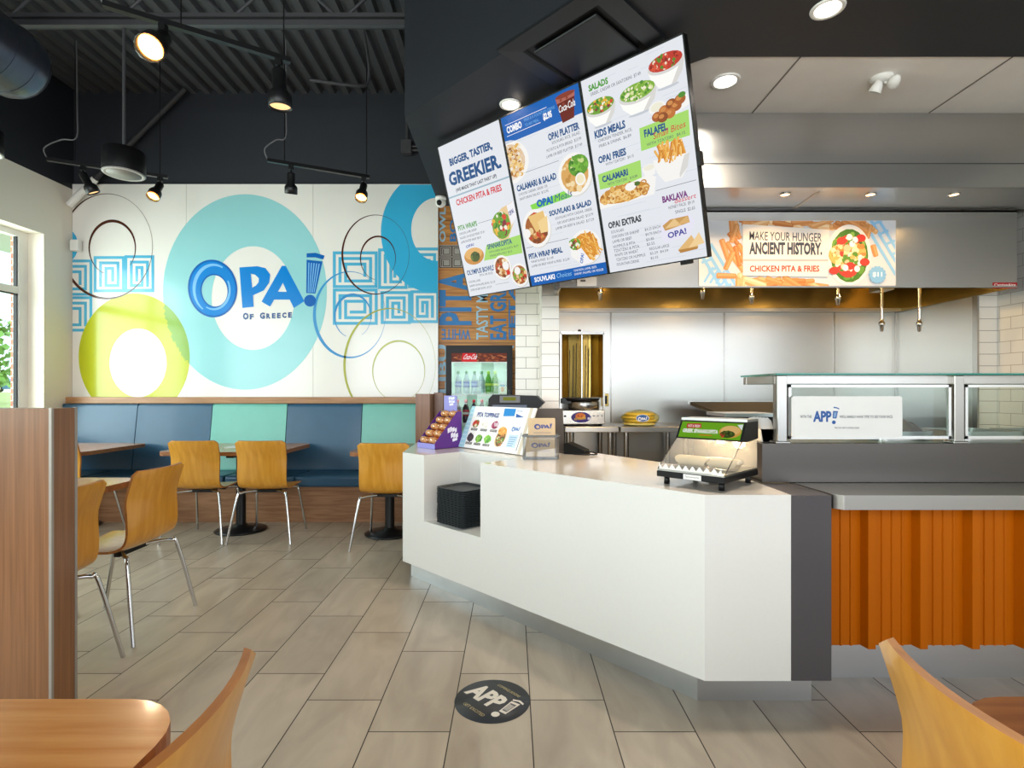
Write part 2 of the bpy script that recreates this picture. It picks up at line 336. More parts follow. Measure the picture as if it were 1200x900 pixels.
class Art(B):
    # flat printed shapes: x to the right, y downwards, layer L lifts the print by a hair
    def __init__(s, org, ex, ey, nrm, step=.0003, clip=None):
        super().__init__(); s.cnt = 0; s.o = Vector(org); s.ex = Vector(ex); s.ey = Vector(ey); s.n = Vector(nrm).normalized(); s.st = step; s.clip = clip
    def P(s, x, y, L): return s.o+s.ex*x+s.ey*y+s.n*(s.st*L)
    def poly(s, pts, mat, L=1, convex=True):
        if s.clip and convex:
            pts = clip_poly(list(pts), s.clip)
            if not pts: return s
        if convex: s.add([s.P(x, y, L) for x, y in pts], [tuple(range(len(pts)))], mat)
        else: s.holed([pts], mat, L)
        return s
    def holed(s, loops, mat, L=1):
        tri = tessellate_polygon([[Vector((x, y, 0)) for x, y in lp] for lp in loops]); flat = [p for lp in loops for p in lp]
        s.add([s.P(x, y, L) for x, y in flat], [tuple(t) for t in tri], mat); return s
    def rect(s, x0, y0, x1, y1, mat, L=1): return s.poly([(x0, y0), (x1, y0), (x1, y1), (x0, y1)], mat, L)
    def ell(s, cx, cy, rx, ry, mat, L=1, n=20, rot=0, a0=0, a1=360):
        c, q = math.cos(rot), math.sin(rot); pts = []
        for i in range(n if a1-a0 == 360 else n+1):
            a = math.radians(a0+(a1-a0)*i/n); x, y = rx*math.cos(a), ry*math.sin(a); pts.append((cx+x*c-y*q, cy+x*q+y*c))
        return s.poly(pts, mat, L)
    def band(s, out, inn, mat, L=1, n=96, rings=1, fn=None):
        # closed band between two ellipses (cx, cy, rx, ry, rot)
        def pt(e, a):
            x, y = e[2]*math.cos(a), e[3]*math.sin(a); c, q = math.cos(e[4]), math.sin(e[4]); return (e[0]+x*c-y*q, e[1]+x*q+y*c)
        for i in range(n):
            a, b = 2*math.pi*i/n, 2*math.pi*(i+1)/n
            A0, A1, C0, C1 = pt(out, a), pt(out, b), pt(inn, a), pt(inn, b)
            for k in range(rings):
                t, u = k/rings, (k+1)/rings; lp = lambda p, q, w: (p[0]+(q[0]-p[0])*w, p[1]+(q[1]-p[1])*w)
                q4 = [lp(A0, C0, t), lp(A1, C1, t), lp(A1, C1, u), lp(A0, C0, u)]
                m = fn(sum(p[0] for p in q4)/4, sum(p[1] for p in q4)/4) if fn else mat
                s.poly(q4, m, L)
        return s
    def loop(s, cx, cy, rx, ry, wmax, wmin, amax, mat, L=1, a0=0, a1=360, n=80, fade=0):
        # thin ring whose stroke swells towards the angle amax (degrees, y down)
        for i in range(n):
            q = []
            for a in (a0+(a1-a0)*i/n, a0+(a1-a0)*(i+1)/n):
                w = wmin+(wmax-wmin)*(.5+.5*math.cos(math.radians(a-amax)))**1.5; r = math.radians(a)
                q.append(((cx+(rx)*math.cos(r), cy+ry*math.sin(r)), (cx+(rx-w)*math.cos(r), cy+(ry-w)*math.sin(r))))
            s.poly([q[0][0], q[1][0], q[1][1], q[0][1]], mat, L)
        return s
    def stroke(s, pts, w, mat, L=1):
        for a, b in zip(pts, pts[1:]):
            d = Vector((b[0]-a[0], b[1]-a[1])); d.normalize(); n = Vector((-d.y, d.x)); h = w/2
            A = Vector(a)-d*h; C = Vector(b)+d*h; s.cnt += 1; Lk = L+.05*(s.cnt % 16)
            s.poly([tuple(A+n*h), tuple(C+n*h), tuple(C-n*h), tuple(A-n*h)], mat, Lk)
        return s
    def fry(s, x, y, th, l, w, mat, hi, L=1):
        # one chip: blunt bar with rounded corners and a paler upper face
        c, q = math.cos(th), math.sin(th); s.cnt += 1; k = L+.05*(s.cnt % 40)
        P = lambda u, v: (x+u*c-v*q, y+u*q+v*c)
        h = w/2; s.poly([P(-l, -h*.5), P(-l*.9, -h), P(l*.9, -h*.85), P(l, -h*.3), P(l, h*.5), P(l*.92, h*.9), P(-l*.92, h), P(-l, h*.5)], mat, k)
        s.poly([P(-l*.88, -h*.75), P(l*.85, -h*.65), P(l*.9, h*.05), P(-l*.9, h*.15)], hi, k+.025); return s
    def key(s, x0, y0, x1, y1, w, p, mat, L=1, flip=False, frame=True, turns=9):
        # rectangular spiral of strokes w wide, pitch p
        if frame: s.stroke([(x0, y0), (x1, y0), (x1, y1), (x0, y1), (x0, y0)], w, mat, L); x0 += p; y0 += p; x1 -= p; y1 -= p
        pts = [(x0, y1)]; a, b, c, d = x0, y0, x1, y1
        seq = 0
        while len(pts) < turns and c-a > p*.6 and d-b > p*.6:
            if seq == 0: pts.append((a, b)); 
            elif seq == 1: pts.append((c, b))
            elif seq == 2: pts.append((c, d)); a += p
            elif seq == 3: pts.append((a, d)); b += p; c -= p; d -= p
            seq = (seq+1) % 4
        if flip: mx = (x0+x1); pts = [(mx-x, y) for x, y in pts]
        return s.stroke(pts, w, mat, L)
    def text(s, st, x, y, w, h, mat, L=2, bold=.0, rot=0, skew=0):
        # lettering fitted into a w x h box whose lower left corner is x, y; rot in degrees counter-clockwise
        vs, fs, a, b, c, d = text_geo(st, bold*1.5); r = math.radians(rot); C, Q = math.cos(r), math.sin(r); out = []
        for vx, vy in vs:
            X = (vx-a)/(c-a)*w; Y = (vy-b)/max(d-b, 1e-6)*h; X += skew*Y
            out.append(s.P(x+X*C-Y*Q, y-(X*Q+Y*C), L))
        s.add(out, fs, mat); return s
    def food(s, cx, cy, rx, ry, cols, n, L=3, size=.22, seed=1, em=None):
        rnd = random.Random(seed); em = em or ink
        s.ell(cx, cy, rx, ry, em(cols[0]), L, 18)
        for i in range(n):
            a = rnd.uniform(0, 6.283); q = math.sqrt(rnd.random())*.88; z = size*rnd.uniform(.6, 1.3)*min(rx, ry)
            s.ell(cx+q*rx*math.cos(a), cy+q*ry*math.sin(a), z, z*rnd.uniform(.55, 1), em(rnd.choice(cols)), L+.06*(i+1), 8, rnd.uniform(0, 3))
        return s
    def chips(s, cx, cy, rx, ry, n, L=3, ln=.5, seed=1, em=None, up=None, wd=.12, cols=('e6a13a', 'd98a26', 'f0b95a', 'c97a1e')):
        rnd = random.Random(seed); em = em or ink
        for i in range(n):
            a = rnd.uniform(0, 6.283); q = math.sqrt(rnd.random()); x, y = cx+q*rx*math.cos(a), cy+q*ry*math.sin(a)
            t = rnd.uniform(-.5, .5)+(up if up is not None else rnd.uniform(0, 3.14)); l = ln*rx*rnd.uniform(.7, 1.2)
            k = rnd.randrange(len(cols)); s.fry(x, y, t, l/2, wd*rx, em(cols[k]), em(('f0bc62', 'e8a844', 'f8d48c', 'dc9434')[k % 4]), L+.03*i)
        return s
GREEN = ['5f9a2a', '7ab83a', '3f7a1e', 'c8d88a']; SALAD = ['6fa030', '3f7a22', 'd8462a', 'f2ead8', '8a2a3a', 'e8b23a']
TOMATO = ['c0392b', 'd8553a', '8e2a1c', 'f0d8c0', '5a8a2a']; FRIED = ['c98a34', 'e0ad58', 'a9671e', 'f0cf90']; MEAT = ['a8602a', '7e3f18', 'd08a44', 'c9402a', 'e8c890']
CHICK = ['e0aa5a', 'f2d09a', 'c9823a', 'd8553a', '6fa030']
def opa_logo(a, x, y, sc, L, c1, c2=None, c3=None):
    # the restaurant's lettered logo drawn from outlines; x, y = upper left corner, sc = size of one logo unit
    q = lambda pts: [(x+u*sc, y+v*sc) for u, v in pts]
    c2 = c2 or c1; c3 = c3 or c2
    E = lambda cx, cy, rx, ry: (x+cx*sc, y+cy*sc, rx*sc, ry*sc, -.12)
    a.band(E(250, 368, 182, 214), E(265, 385, 95, 116), c2, L, 48); a.band(E(250, 368, 168, 200), E(264, 384, 104, 126), c1, L+.4, 48)
    if c3 is not c2: a.loop(x+252*sc, y+366*sc, 150*sc, 182*sc, 26*sc, 1*sc, 215, c3, L+.8, 120, 300, 30); a.loop(x+262*sc, y+382*sc, 122*sc, 146*sc, 18*sc, 1*sc, 40, c3, L+.8, -30, 120, 30)
    P = [(448, 212), (580, 203), (640, 217), (676, 265), (668, 325), (628, 382), (548, 418), (553, 503), (470, 512)]; Ph = [(532, 258), (565, 266), (592, 292), (590, 322), (570, 346), (543, 362)]
    a.holed([q(P), q(Ph)], c1, L)
    A = [(762, 200), (790, 200), (928, 462), (850, 512), (820, 450), (705, 450), (675, 502), (612, 465)]; Ah = [(770, 325), (798, 392), (733, 392)]
    a.holed([q(A), q(Ah)], c1, L)
    a.poly(q([(945, 108), (1010, 104), (1078, 125), (1068, 153), (1010, 138), (945, 138)]), c2, L, False)
    a.poly(q([(945, 155), (1063, 168), (1010, 405), (943, 402)]), c2, L)
    if c3 is not c2:
        for k in range(5):
            u = 958+k*19; a.poly(q([(u, 176+k*2), (u+8, 177+k*2), (954+k*11+5, 398), (954+k*11, 398)]), c3, L+.4)
    a.ell(x+970*sc, y+458*sc, 44*sc, 44*sc, c2, L, 20)

# ================================================================== THE SETTING
XL, XR, YB, YF, ZC, XF = -4.74, 3.82, 5.77, -2.6, 4.5, 6.4
struct(B().box((XL-.3, YF-.3, -.1), (XF+.2, 6.2, 0), FLOOR).build('floor'), 'large beige stone-look floor tiles laid in thirds', 'floor')
# ceiling: corrugated deck, ribs along the room
c = B(); x = XL; prof = []
while x < XF:
    prof += [(x, ZC+.045), (x+.05, ZC+.045), (x+.07, ZC), (x+.13, ZC)]; x += .15
prof = [(min(p[0], XF), p[1]) for p in prof]+[(XF, ZC+.045)]
vs = [(a, YF, z) for a, z in prof]+[(a, 6.2, z) for a, z in prof]; n = len(prof)
c.add(vs, [(i, i+1, n+i+1, n+i) for i in range(n-1)], DECK); c.box((XL-.3, YF-.3, ZC+.1), (XF+.2, 6.2, ZC+.2), DARKCEIL)
struct(c.build('ceiling'), 'dark corrugated metal roof deck', 'ceiling')
# left wall with two window openings
WZ0, WZ1 = .85, 2.875
def wall_x(name, x0, x1, y0, y1, z1, holes, mat):
    b = B(); y = y0
    for a, d in holes:
        b.box((x0, y, 0), (x1, a, z1), mat); b.box((x0, a, 0), (x1, d, WZ0), mat); b.box((x0, a, WZ1), (x1, d, z1), mat); y = d
    b.box((x0, y, 0), (x1, y1, z1), mat)
    return struct(b.build(name), None, None)
wall_x('wall_left', XL-.3, XL, YF, 6.2, ZC+.05, [(-2.0, 2.6), (3.0, 5.40)], WHITEWALL)['label'] = 'white side wall with windows, black above'
b = B(); b.box((XL, YB, 0), (-.80, 6.0, ZC+.05), BACKPAINT); b.box((-.80, 5.86, 3.51), (.4, 6.0, ZC+.05), BACKPAINT)
struct(b.build('wall_back'), 'rear wall behind the banquette, black above the mural', 'wall')
struct(B().box((XR, 2.0, 0), (XR+.2, 6.2, ZC+.05), TILE_Y_SHADE).build('wall_right'), 'tiled side wall at the kitchen with its shade painted in', 'wall')
b = B(); b.box((XF, YF-.2, 0), (XF+.2, 2.2, ZC+.05), WHITEWALL); b.box((XR+.2, 2.0, 0), (XF, 2.2, ZC+.05), WHITEWALL); struct(b.build('wall_right_front'), 'white side wall of the front dining area', 'wall')
b = B()
for x0, x1 in ((XL, -4.2), (-.75, -.45), (2.8, 3.1), (6.1, XF)): b.box((x0, YF-.2, 0), (x1, YF, ZC+.05), WHITEWALL)
for x0, x1 in ((-4.2, -.75), (-.45, 2.8), (3.1, 6.1)): b.box((x0, YF-.2, 0), (x1, YF, .45), WHITEWALL); b.box((x0, YF-.2, 3.0), (x1, YF, ZC+.05), WHITEWALL)
struct(b.build('wall_front'), 'street side wall with tall shop windows', 'wall')
# window on the left
def window(name, y0, y1, x0):
    f = B(); a = .055
    for p, q in (((x0, y0, WZ0), (x0+.06, y0+.10, WZ1)), ((x0, y1-.10, WZ0), (x0+.06, y1, WZ1)), ((x0, y0+.1, WZ0), (x0+.06, y1-.1, WZ0+a)), ((x0, y0+.1, WZ1-a), (x0+.06, y1-.1, WZ1)), ((x0+.002, y0+.1, 2.25), (x0+.057, y1-.1, 2.32))): f.box(p, q, WHITEP)
    ym = (y0+y1)/2; f.box((x0, ym-.03, WZ0), (x0+.061, ym+.03, WZ1), WHITEP)
    g = BLACK
    f.box((x0+.015, y1-.115, WZ0), (x0+.05, y1-.105, WZ1), g); f.box((x0+.015, y0+.1, 2.24), (x0+.05, y1-.1, 2.25), g)
    o = struct(f.build(name), 'aluminium framed window in the white side wall', 'window')
    struct(B().box((x0+.028, y0+.1, WZ0), (x0+.034, y1-.1, WZ1), GLASSM).build('window_glass', o))
window('window_1', 3.0, 5.40, XL-.22); window('window_2', -2.0, 2.6, XL-.22)
b = B(); b.box((XL-.345, 5.41, 0), (XL-.301, 6.0, 3.4), BRICK)
struct(b.build('wall_exterior'), 'brick pier outside the window', 'wall')
b = B(); b.box((XL-1.5, -1, 3.0), (XL-.3, 9, 3.25), ink('dfe4e6'))
struct(b.build('trim_1'), 'pale canopy edge outside above the window', 'trim')
# outdoors
GRASS = pm('lawn', '9aa870', .9, var=.25, scale=3)
struct(B().add([(XL-.4, -30, -.1), (XL-.4, 90, -.1), (-12, 90, 0), (-12, -30, 0), (-40, -30, 1.25), (-40, 90, 1.25), (-140, 90, 1.4), (-140, -30, 1.4)], [(0, 3, 2, 1), (3, 4, 5, 2), (4, 7, 6, 5)], GRASS).build('ground'), 'pale grass bank outside', 'ground')
t = thing('tree', 'leafy green tree outside the window', 'tree', (-27.5, 28, .6))
LEAF = pm('leaves', '6f9a4e', .8, var=.4, scale=2.5); BARK = pm('bark', '5c4a3a', .9, var=.2)
bb = B(); bb.tube([(0, 0, 0), (.1, 0, 1.5), (.0, .1, 3.2)], [.22, .17, .1], BARK); bb.build('trunk', t)
bb = B(); rr = random.Random(3)
for i in range(420):
    a = rr.uniform(0, 6.28); q = rr.random()**.5; z = rr.uniform(1.0, 4.6); w = 2.3*(1-abs(z-2.6)/3.4)
    p = Vector((q*w*math.cos(a), q*w*math.sin(a), z)); d = Vector((rr.uniform(-1, 1), rr.uniform(-1, 1), rr.uniform(-1, 1))).normalized(); e = d.orthogonal().normalized(); k = rr.uniform(.14, .3)
    bb.add([p-d*k, p+e*k*.6, p+d*k, p-e*k*.6], [(0, 1, 2, 3)], LEAF)
bb.build('foliage', t)
t = thing('car', 'blue car parked beyond the lawn outside the window', 'car', (-50.6, 52, 1.3), 0)
CARB = pm('car_paint', '5b86ad', .25, .3); CARG = pm('car_glass', '2a3a48', .1); TYRE = pm('tyre', '1c1c1c', .7)
bb = B(); bb.prism([(-2.2, .3), (2.2, .3), (2.25, .75), (1.5, .95), (.7, 1.42), (-1.0, 1.45), (-1.9, 1.0), (-2.25, .9)], -.85, .85, CARB, ax=1); bb.build('body', t, .06)
bb = B(); bb.prism([(-1.55, .98), (1.25, .98), (.65, 1.36), (-.95, 1.38)], -.86, .86, CARG, ax=1); bb.build('side_window', t)
for wx in (-1.4, 1.4):
    for wy in (-.78, .78):
        bb = B(); bb.M = Matrix.Translation((wx, wy, .32)) @ Matrix.Rotation(R90, 4, 'X'); bb.lathe([(.0, -.1), (.32, -.1), (.34, 0), (.32, .1), (.2, .11), (.0, .11)], TYRE, 18); w = bb.build('wheel', t)
        bb = B(); bb.M = Matrix.Translation((wx, wy, .32)) @ Matrix.Rotation(R90, 4, 'X'); bb.lathe([(0, -.13), (.19, -.12), (.2, .12), (0, .13)], CHROME, 14); bb.build('hub_cap', w)

# wood plank text wall, tile walls, kitchen back
TW = struct(B().box((-.80, 5.80, 0), (.05, 5.86, 3.55), PLANK).build('wall_accent'), 'wood plank wall printed with blue words', 'wall')
K = 5.795/625
a = Art(((0-PX)*K, 5.797, CAM_Z+PY*K), (K, 0, 0), (0, 0, -K), (0, -1, 0))
LB, MB_, SL = ink('a9d2e6'), ink('2f7fc0'), ink('a9a49c')
a.text('OWL', 522.3, 284, 41, 7.6, LB, 2, .02, 90); a.text('BO', 534.5, 283, 26, 7.5, MB_, 2, .02, 90)
a.rect(514.5, 287, 545, 314, SL, 1)
for k in (0, 13.5):
    a.key(515.5, 288.5+k, 529, 300+k, .9, 2, ink('4a3a30'), 2, turns=6); a.key(530, 288.5+k, 544, 300+k, .9, 2, ink('4a3a30'), 2, True, turns=6)
a.text('PITA', 552.5, 381, 63, 38, MB_, 2, .02, 90); a.text('WHITE', 551.5, 385.5, 34, 12.5, MB_, 2, .01, 180)
a.text('TASTY ME', 572, 398, 60, 14, LB, 2, .01, 90); a.text('EAT GREEK', 593.5, 398, 82, 19.5, MB_, 2, .02, 90); a.text('FETA', 604, 398, 68, 8, MB_, 2, .02, 90)
a.text('LIBU', 523.5, 461, 57, 9.5, LB, 2, .02, 90); a.text('GOURMET', 524, 418, 78, 13, LB, 2, .02)
struct(a.build('wall_accent_lettering', TW))
struct(B().box((.03, 4.60, 0), (.30, 4.70, 3.07), TILE_X).build('wall_tiled'), 'white tiled wall beside the drinks cooler', 'wall')
struct(B().box((.235, 4.20, 0), (.37, 5.3, 3.07), TILE_P).build('wall_pier'), 'narrow white tiled pier left of the kitchen hood', 'wall')
b = B(); b.box((.37, 5.10, 0), (XR, 5.3, 3.07), STEELW)
for xs in (.945, 2.03, 3.08): b.box((xs-.008, 5.093, .3), (xs+.008, 5.10, 2.03), STEELV)
struct(b.build('wall_kitchen'), 'sheet steel wall at the back of the kitchen', 'wall')
b = B(); b.box((3.67, 4.205, 0), (3.70, 5.10, 2.6), STEELW); b.box((3.655, 4.19, 0), (3.67, 4.235, 2.03), STEELV); b.box((3.655, 5.07, 0), (3.675, 5.10, 2.03), STEELV)
struct(b.build('wall_cookline_side'), 'sheet steel side wall of the cooking line', 'wall')
struct(B().box((3.672, 4.20, 0), (XR, 4.204, 3.07), TILE_P).build('wall_wing'), 'narrow white tiled wall end right of the kitchen', 'wall')
struct(B().box((3.70, 4.204, 0), (XR, 5.1, 3.07), TILE_P).build('wall_wing_core'))

# dark dropped ceiling over the counter, with its diagonal face, and white kitchen ceiling
ZS = CAM_Z+1.8
poly = [(-.70, 3.48), (1.03, 1.75), (XR, 1.75), (XR, 2.86), (1.06, 2.86), (.95, 2.94), (-.2, 4.1), (-.2, 5.15), (-.70, 5.15)]
struct(B().prism(poly, ZS, ZC+.05, DARK, sides=DARK).build('ceiling_bulkhead'), 'dark dropped ceiling with a diagonal face over the counter', 'ceiling')
poly = [(XR, 2.862), (XR, 5.2), (-.2, 5.2), (-.198, 4.1), (.952, 2.94), (1.06, 2.862)]
b = B(); b.prism(poly, ZS+.005, ZS+.1, WHITECEIL)
for xs in (1.55, 2.69): b.box((xs-.004, 2.865, ZS+.002), (xs+.004, 3.44, ZS+.0055), ink('6a665f'))
struct(b.build('ceiling_panel'), 'white ceiling panels over the service counter', 'ceiling')
# wall base of the rear wall behind the bench is hidden; oak rail under the mural
struct(B().box((XL, 5.66, 1.155), (-.80, YB, 1.222), RAILW).build('trim_2', bevel=.004), 'oak ledge rail along the top of the bench', 'trim')

# ---- bar joists under the deck
def joist(y, label, XR):
    t = thing('bar_joist', label, 'roof joist', (-.5, y, 4.0))
    b = B(); b.box((XL+.5, -.05, -.005), (XR+.5, -.012, .035), DECK); b.box((XL+.5, -.05, .055), (XR+.5, -.012, .085), DECK); b.box((XL+.5, -.012, 0), (XR+.5, .012, .085), DARKCEIL); b.build('bottom_chord', t)
    b = B(); b.box((XL+.5, -.045, .43), (XR+.5, .045, .49), DECK); b.build('top_chord', t)
    b = B(); x = XL+.6; up = True
    while x < XR: b.tube([(x, 0, .06 if up else .44), (x+.42, 0, .44 if up else .06)], .013, DECK, 6); x += .42; up = not up
    b.build('web', t)
joist(4.0, 'dark steel roof joist crossing below the deck above the dining area', -.75); joist(1.9, 'dark steel roof joist nearest the street windows', .8)

# ================================================================== MURAL
t = thing('wall_mural', 'large white wall mural with rings, key pattern and blue restaurant logo', 'mural', (0, 0, 0))
MP = pm('mural_panel', 'efece4', .16, var=.0, coat=.2)
b = B()
K = 5.75/625; xs = [85, 218.5, 367, 513.5]
for x0, x1 in zip(xs, xs[1:]): b.box(((x0-PX)*K+.002, 5.745, CAM_Z+(PY-466)*K), ((x1-PX)*K-.001, 5.765, CAM_Z+(PY-216)*K), MP)
b.build('panel', t)
def mk(c): 
    k = 'print_'+c
    if k not in MATS: pm(k, c, .18, var=.0, coat=.2)
    return MATS[k]
a = Art(((0-PX)*K, 5.744, CAM_Z+PY*K), (K, 0, 0), (0, 0, -K), (0, -1, 0), clip=(85.5, 216.5, 513.2, 465.5))
TEAL, LIME, LIMED, KEYB, BRN, RBL, OLV, SKY = mk('98d4d6'), mk('c0c616'), mk('86ae38'), mk('52b4d8'), mk('4a1e0c'), mk('3a92cc'), mk('a8ac32'), mk('38b0dc')
teal_o = (287.3, 342.3, 96, 114.4, 0); teal_i = (296.8, 349.5, 48.5, 60.7, 0)
ins = lambda e, x, y: ((x-e[0])/e[2])**2+((y-e[1])/e[3])**2 < 1
a.band(teal_o, teal_i, TEAL, 1, 96)
a.key(112, 302, 145, 341, 3.3, 6.3, KEYB, 1, turns=8); a.key(148, 301, 179.5, 341, 3.3, 6.3, KEYB, 1, True, turns=8)
a.stroke([(112, 341), (179, 340)], 3.3, KEYB, 1)
a.key(70, 306, 107, 345, 3.3, 6.3, KEYB, 1, turns=8); a.key(70, 349, 107, 387, 3.3, 6.3, KEYB, 1, True, turns=8)
a.stroke([(107, 306), (107, 387)], 3.3, KEYB, 1)
a.key(392, 296.5, 441, 336, 3.5, 6.6, KEYB, 1, turns=8); a.key(392, 340, 441, 379, 3.5, 6.6, KEYB, 1, turns=9)
a.key(445, 293, 476, 337, 3.5, 6.6, KEYB, 1, turns=8); a.key(480, 292, 516, 336, 3.5, 6.6, KEYB, 1, True, turns=8)
a.key(448, 343, 480, 378, 3.5, 6.2, KEYB, 1, turns=8); a.key(483, 342, 513, 377, 3.5, 6.2, KEYB, 1, True, turns=8)
a.band((509, 271.7, 62.4, 71.5, 0), (512, 269, 30, 37, 0), SKY, 2, 96)
a.ell(79, 288, 13, 19, SKY, 2)
a.band((157.7, 418, 65, 74, 0), (162.2, 425.2, 33.5, 40.2, 0), LIME, 2, 128, 14, lambda x, y: LIMED if ins(teal_o, x, y) else LIME)
a.loop(125.4, 289, 54, 62, 3.2, .35, 150, BRN, 3); a.loop(132, 290, 27.8, 32.5, 3.4, .5, 260, BRN, 3, 110, 400)
a.loop(440, 298.6, 39.7, 46.8, 2.2, .3, 165, BRN, 3); a.loop(443, 302.3, 21, 26, 2.0, .4, 250, BRN, 3, 100, 400)
a.loop(409.5, 369, 42.5, 51, 3.6, .3, 160, RBL, 3); a.loop(413.4, 370, 22, 26, 3.0, .4, 245, RBL, 3, 110, 420)
a.loop(456.5, 428, 54, 67, 2.6, .3, 185, OLV, 3); a.loop(467.3, 434.6, 31, 36, 2.2, .4, 255, OLV, 3, 120, 420)
a.build('printed_artwork', t)
a = Art(((0-PX)*K, 5.7425, CAM_Z+PY*K), (K, 0, 0), (0, 0, -K), (0, -1, 0))
opa_logo(a, 210, 280, .15833, 1, mk('0d84d6'), mk('0a62b4'), mk('7fc0ee'))
for st, x0, w, h in (('O', 285, 6.6, 8.2), ('F', 293, 4.6, 6.4), ('G', 304.8, 6, 7.6), ('R', 312.5, 4.8, 6.2), ('E', 319, 4.2, 6.2), ('E', 325, 4.2, 6.2), ('C', 331, 5, 6.4), ('E', 338, 4.4, 6.4)):
    a.text(st, x0, 374.8-(x0-285)*.045, w, h, mk('1f4a86'), 2, .035)
a.build('logo', t)

# ================================================================== BANQUETTE
t = thing('banquette', 'long wall bench with navy and mint vinyl backs on a wood base', 'bench', (0, 0, 0))
bx = [-4.735, -3.94, -3.154, -2.365, -1.577, -.86]
for i, (x0, x1) in enumerate(zip(bx, bx[1:])):
    m = VINYLM if i in (2, 4) else VINYLN
    b = B(); b.prism([(5.52, .45), (5.76, .45), (5.76, 1.15), (5.62, 1.15)], x0+.004, x1-.004, m, ax=0); o = b.build('backrest', t, .03, 4); o['label'] = 'mint green back cushion' if m is VINYLM else 'navy back cushion'
sx = [-4.735, -4.14, -2.79, -2.11, -1.44, -.86]
for x0, x1 in zip(sx, sx[1:]):
    b = B(); b.box((x0+.003, 5.16, .352), (x1-.003, 5.60, .462), VINYLN); b.build('seat_cushion', t, .025, 4)
B().box((-4.735, 5.22, 0), (-.86, 5.76, .35), WALNUTX).build('base', t)

# ================================================================== TABLES
def table(label, x0, y0, x1, y1, px, py, group=None, r=.09, TABLETOP=TABLETOP):
    t = thing('dining_table', label, 'table', (px, py, 0), 0, group)
    b = B(); b.prism(rrect(x0-px, y0-py, x1-px, y1-py, r), .715, .75, TABLETOP, TABLETOP, TABLEEDGE); b.build('table_top', t, .003, 1)
    b = B(); b.lathe([(.0, .02), (.05, .02), (.042, .06), (.04, .69), (.04, .70), (0, .70)], BLACKM, 20); b.build('column', t)
    b = B(); b.lathe([(0, 0), (.215, 0), (.222, .012), (.2, .022), (.06, .045), (.05, .06), (0, .06)], BLACKM, 32); b.build('base_plate', t)
    b = B(); b.box((-.2, -.03, .69), (.2, .03, .715), BLACKM); b.box((-.03, -.2, .69), (.03, .2, .715), BLACKM); b.build('spider_bracket', t)
    return t
G = 'wood topped pedestal tables'
table('wide wooden table at the bench, two chairs drawn up to it', -3.12, 4.66, -2.05, 5.48, -2.50, 4.92, G)
table('wooden pedestal table at the bench nearest the order counter', -1.43, 4.62, -.885, 5.46, -1.10, 4.80, G)
table('wooden table at the bench beside the window, half behind the wood partition', -4.58, 4.66, -3.74, 5.50, -4.16, 5.05, G)
table('wooden table beside the partition with two chairs along its side', -3.05, 2.35, -2.25, 3.26, -2.65, 2.9, G)
table('honey wood table with rounded corner in front of the wood partition', -1.35, .12, -.525, .905, -.94, .5, G, .12)
table('wood table corner with a dark reflection painted into its top, standing below the orange metal panel', .715, .12, 1.55, .912, 1.13, .5, G, .12, wood('table_laminate_dark_reflection', '84481c', '9a5c2a', 0, 8, .25, 14, .4, .25))  # table laminate darkened: a dark reflection is put into its colour

# ================================================================== CHAIRS
def chair_shell(b):
    pr = smooth_path([(0, .205, .428), (0, .185, .443), (0, .07, .443), (0, -.05, .438), (0, -.115, .443), (0, -.163, .467), (0, -.19, .515), (0, -.203, .59), (0, -.218, .72), (0, -.262, .865)], 5)
    wid = [(0, .20), (.08, .205), (.3, .205), (.45, .203), (.55, .203), (.75, .204), (1, .208)]
    L = [0]
    for p, q in zip(pr, pr[1:]): L.append(L[-1]+(q-p).length)
    L = [v/L[-1] for v in L]; nu = 12; rows = []
    for i, p in enumerate(pr):
        s = L[i]
        for (a, wa), (c, wc) in zip(wid, wid[1:]):
            if a <= s <= c: w = wa+(wc-wa)*(s-a)/(c-a)
        for e, R in ((s, .05), (1-s, .026)):
            if e < R: w *= (.86+.14*math.sqrt(max(0, 1-(1-e/R)**2)))
        t = (pr[min(i+1, len(pr)-1)]-pr[max(i-1, 0)]).normalized(); nrm = Vector((0, t.z, -t.y))   # up from the seat, forward from the back
        if nrm.z < -.001: nrm = -nrm
        nrm = Vector((0, -t.z, t.y)) if False else nrm
        back = max(0, min(1, (s-.5)/.3)); row = []
        for k in range(nu+1):
            u = -1+2*k/nu; row.append(p+Vector((u*w, .035*back*u*u, .012*(1-back)*u*u)))
        rows.append((row, nrm))
    top = []; bot = []; n = nu+1
    for row, nrm in rows:
        top += [q+nrm*.006 for q in row]; bot += [q-nrm*.006 for q in row]
    m = len(rows); fs = [(i*n+k, i*n+k+1, (i+1)*n+k+1, (i+1)*n+k) for i in range(m-1) for k in range(nu)]
    b.add(top, fs, PLY, True); b.add(bot, [f[::-1] for f in fs], PLY, True)
    ring = [i for i in range(n)]+[i*n+nu for i in range(1, m)]+[(m-1)*n+k for k in range(nu-1, -1, -1)]+[i*n for i in range(m-2, 0, -1)]
    vs = [top[i] for i in ring]+[bot[i] for i in ring]; q = len(ring)
    b.add(vs, [(i, (i+1) % q, q+(i+1) % q, q+i) for i in range(q)], PLYEDGE)
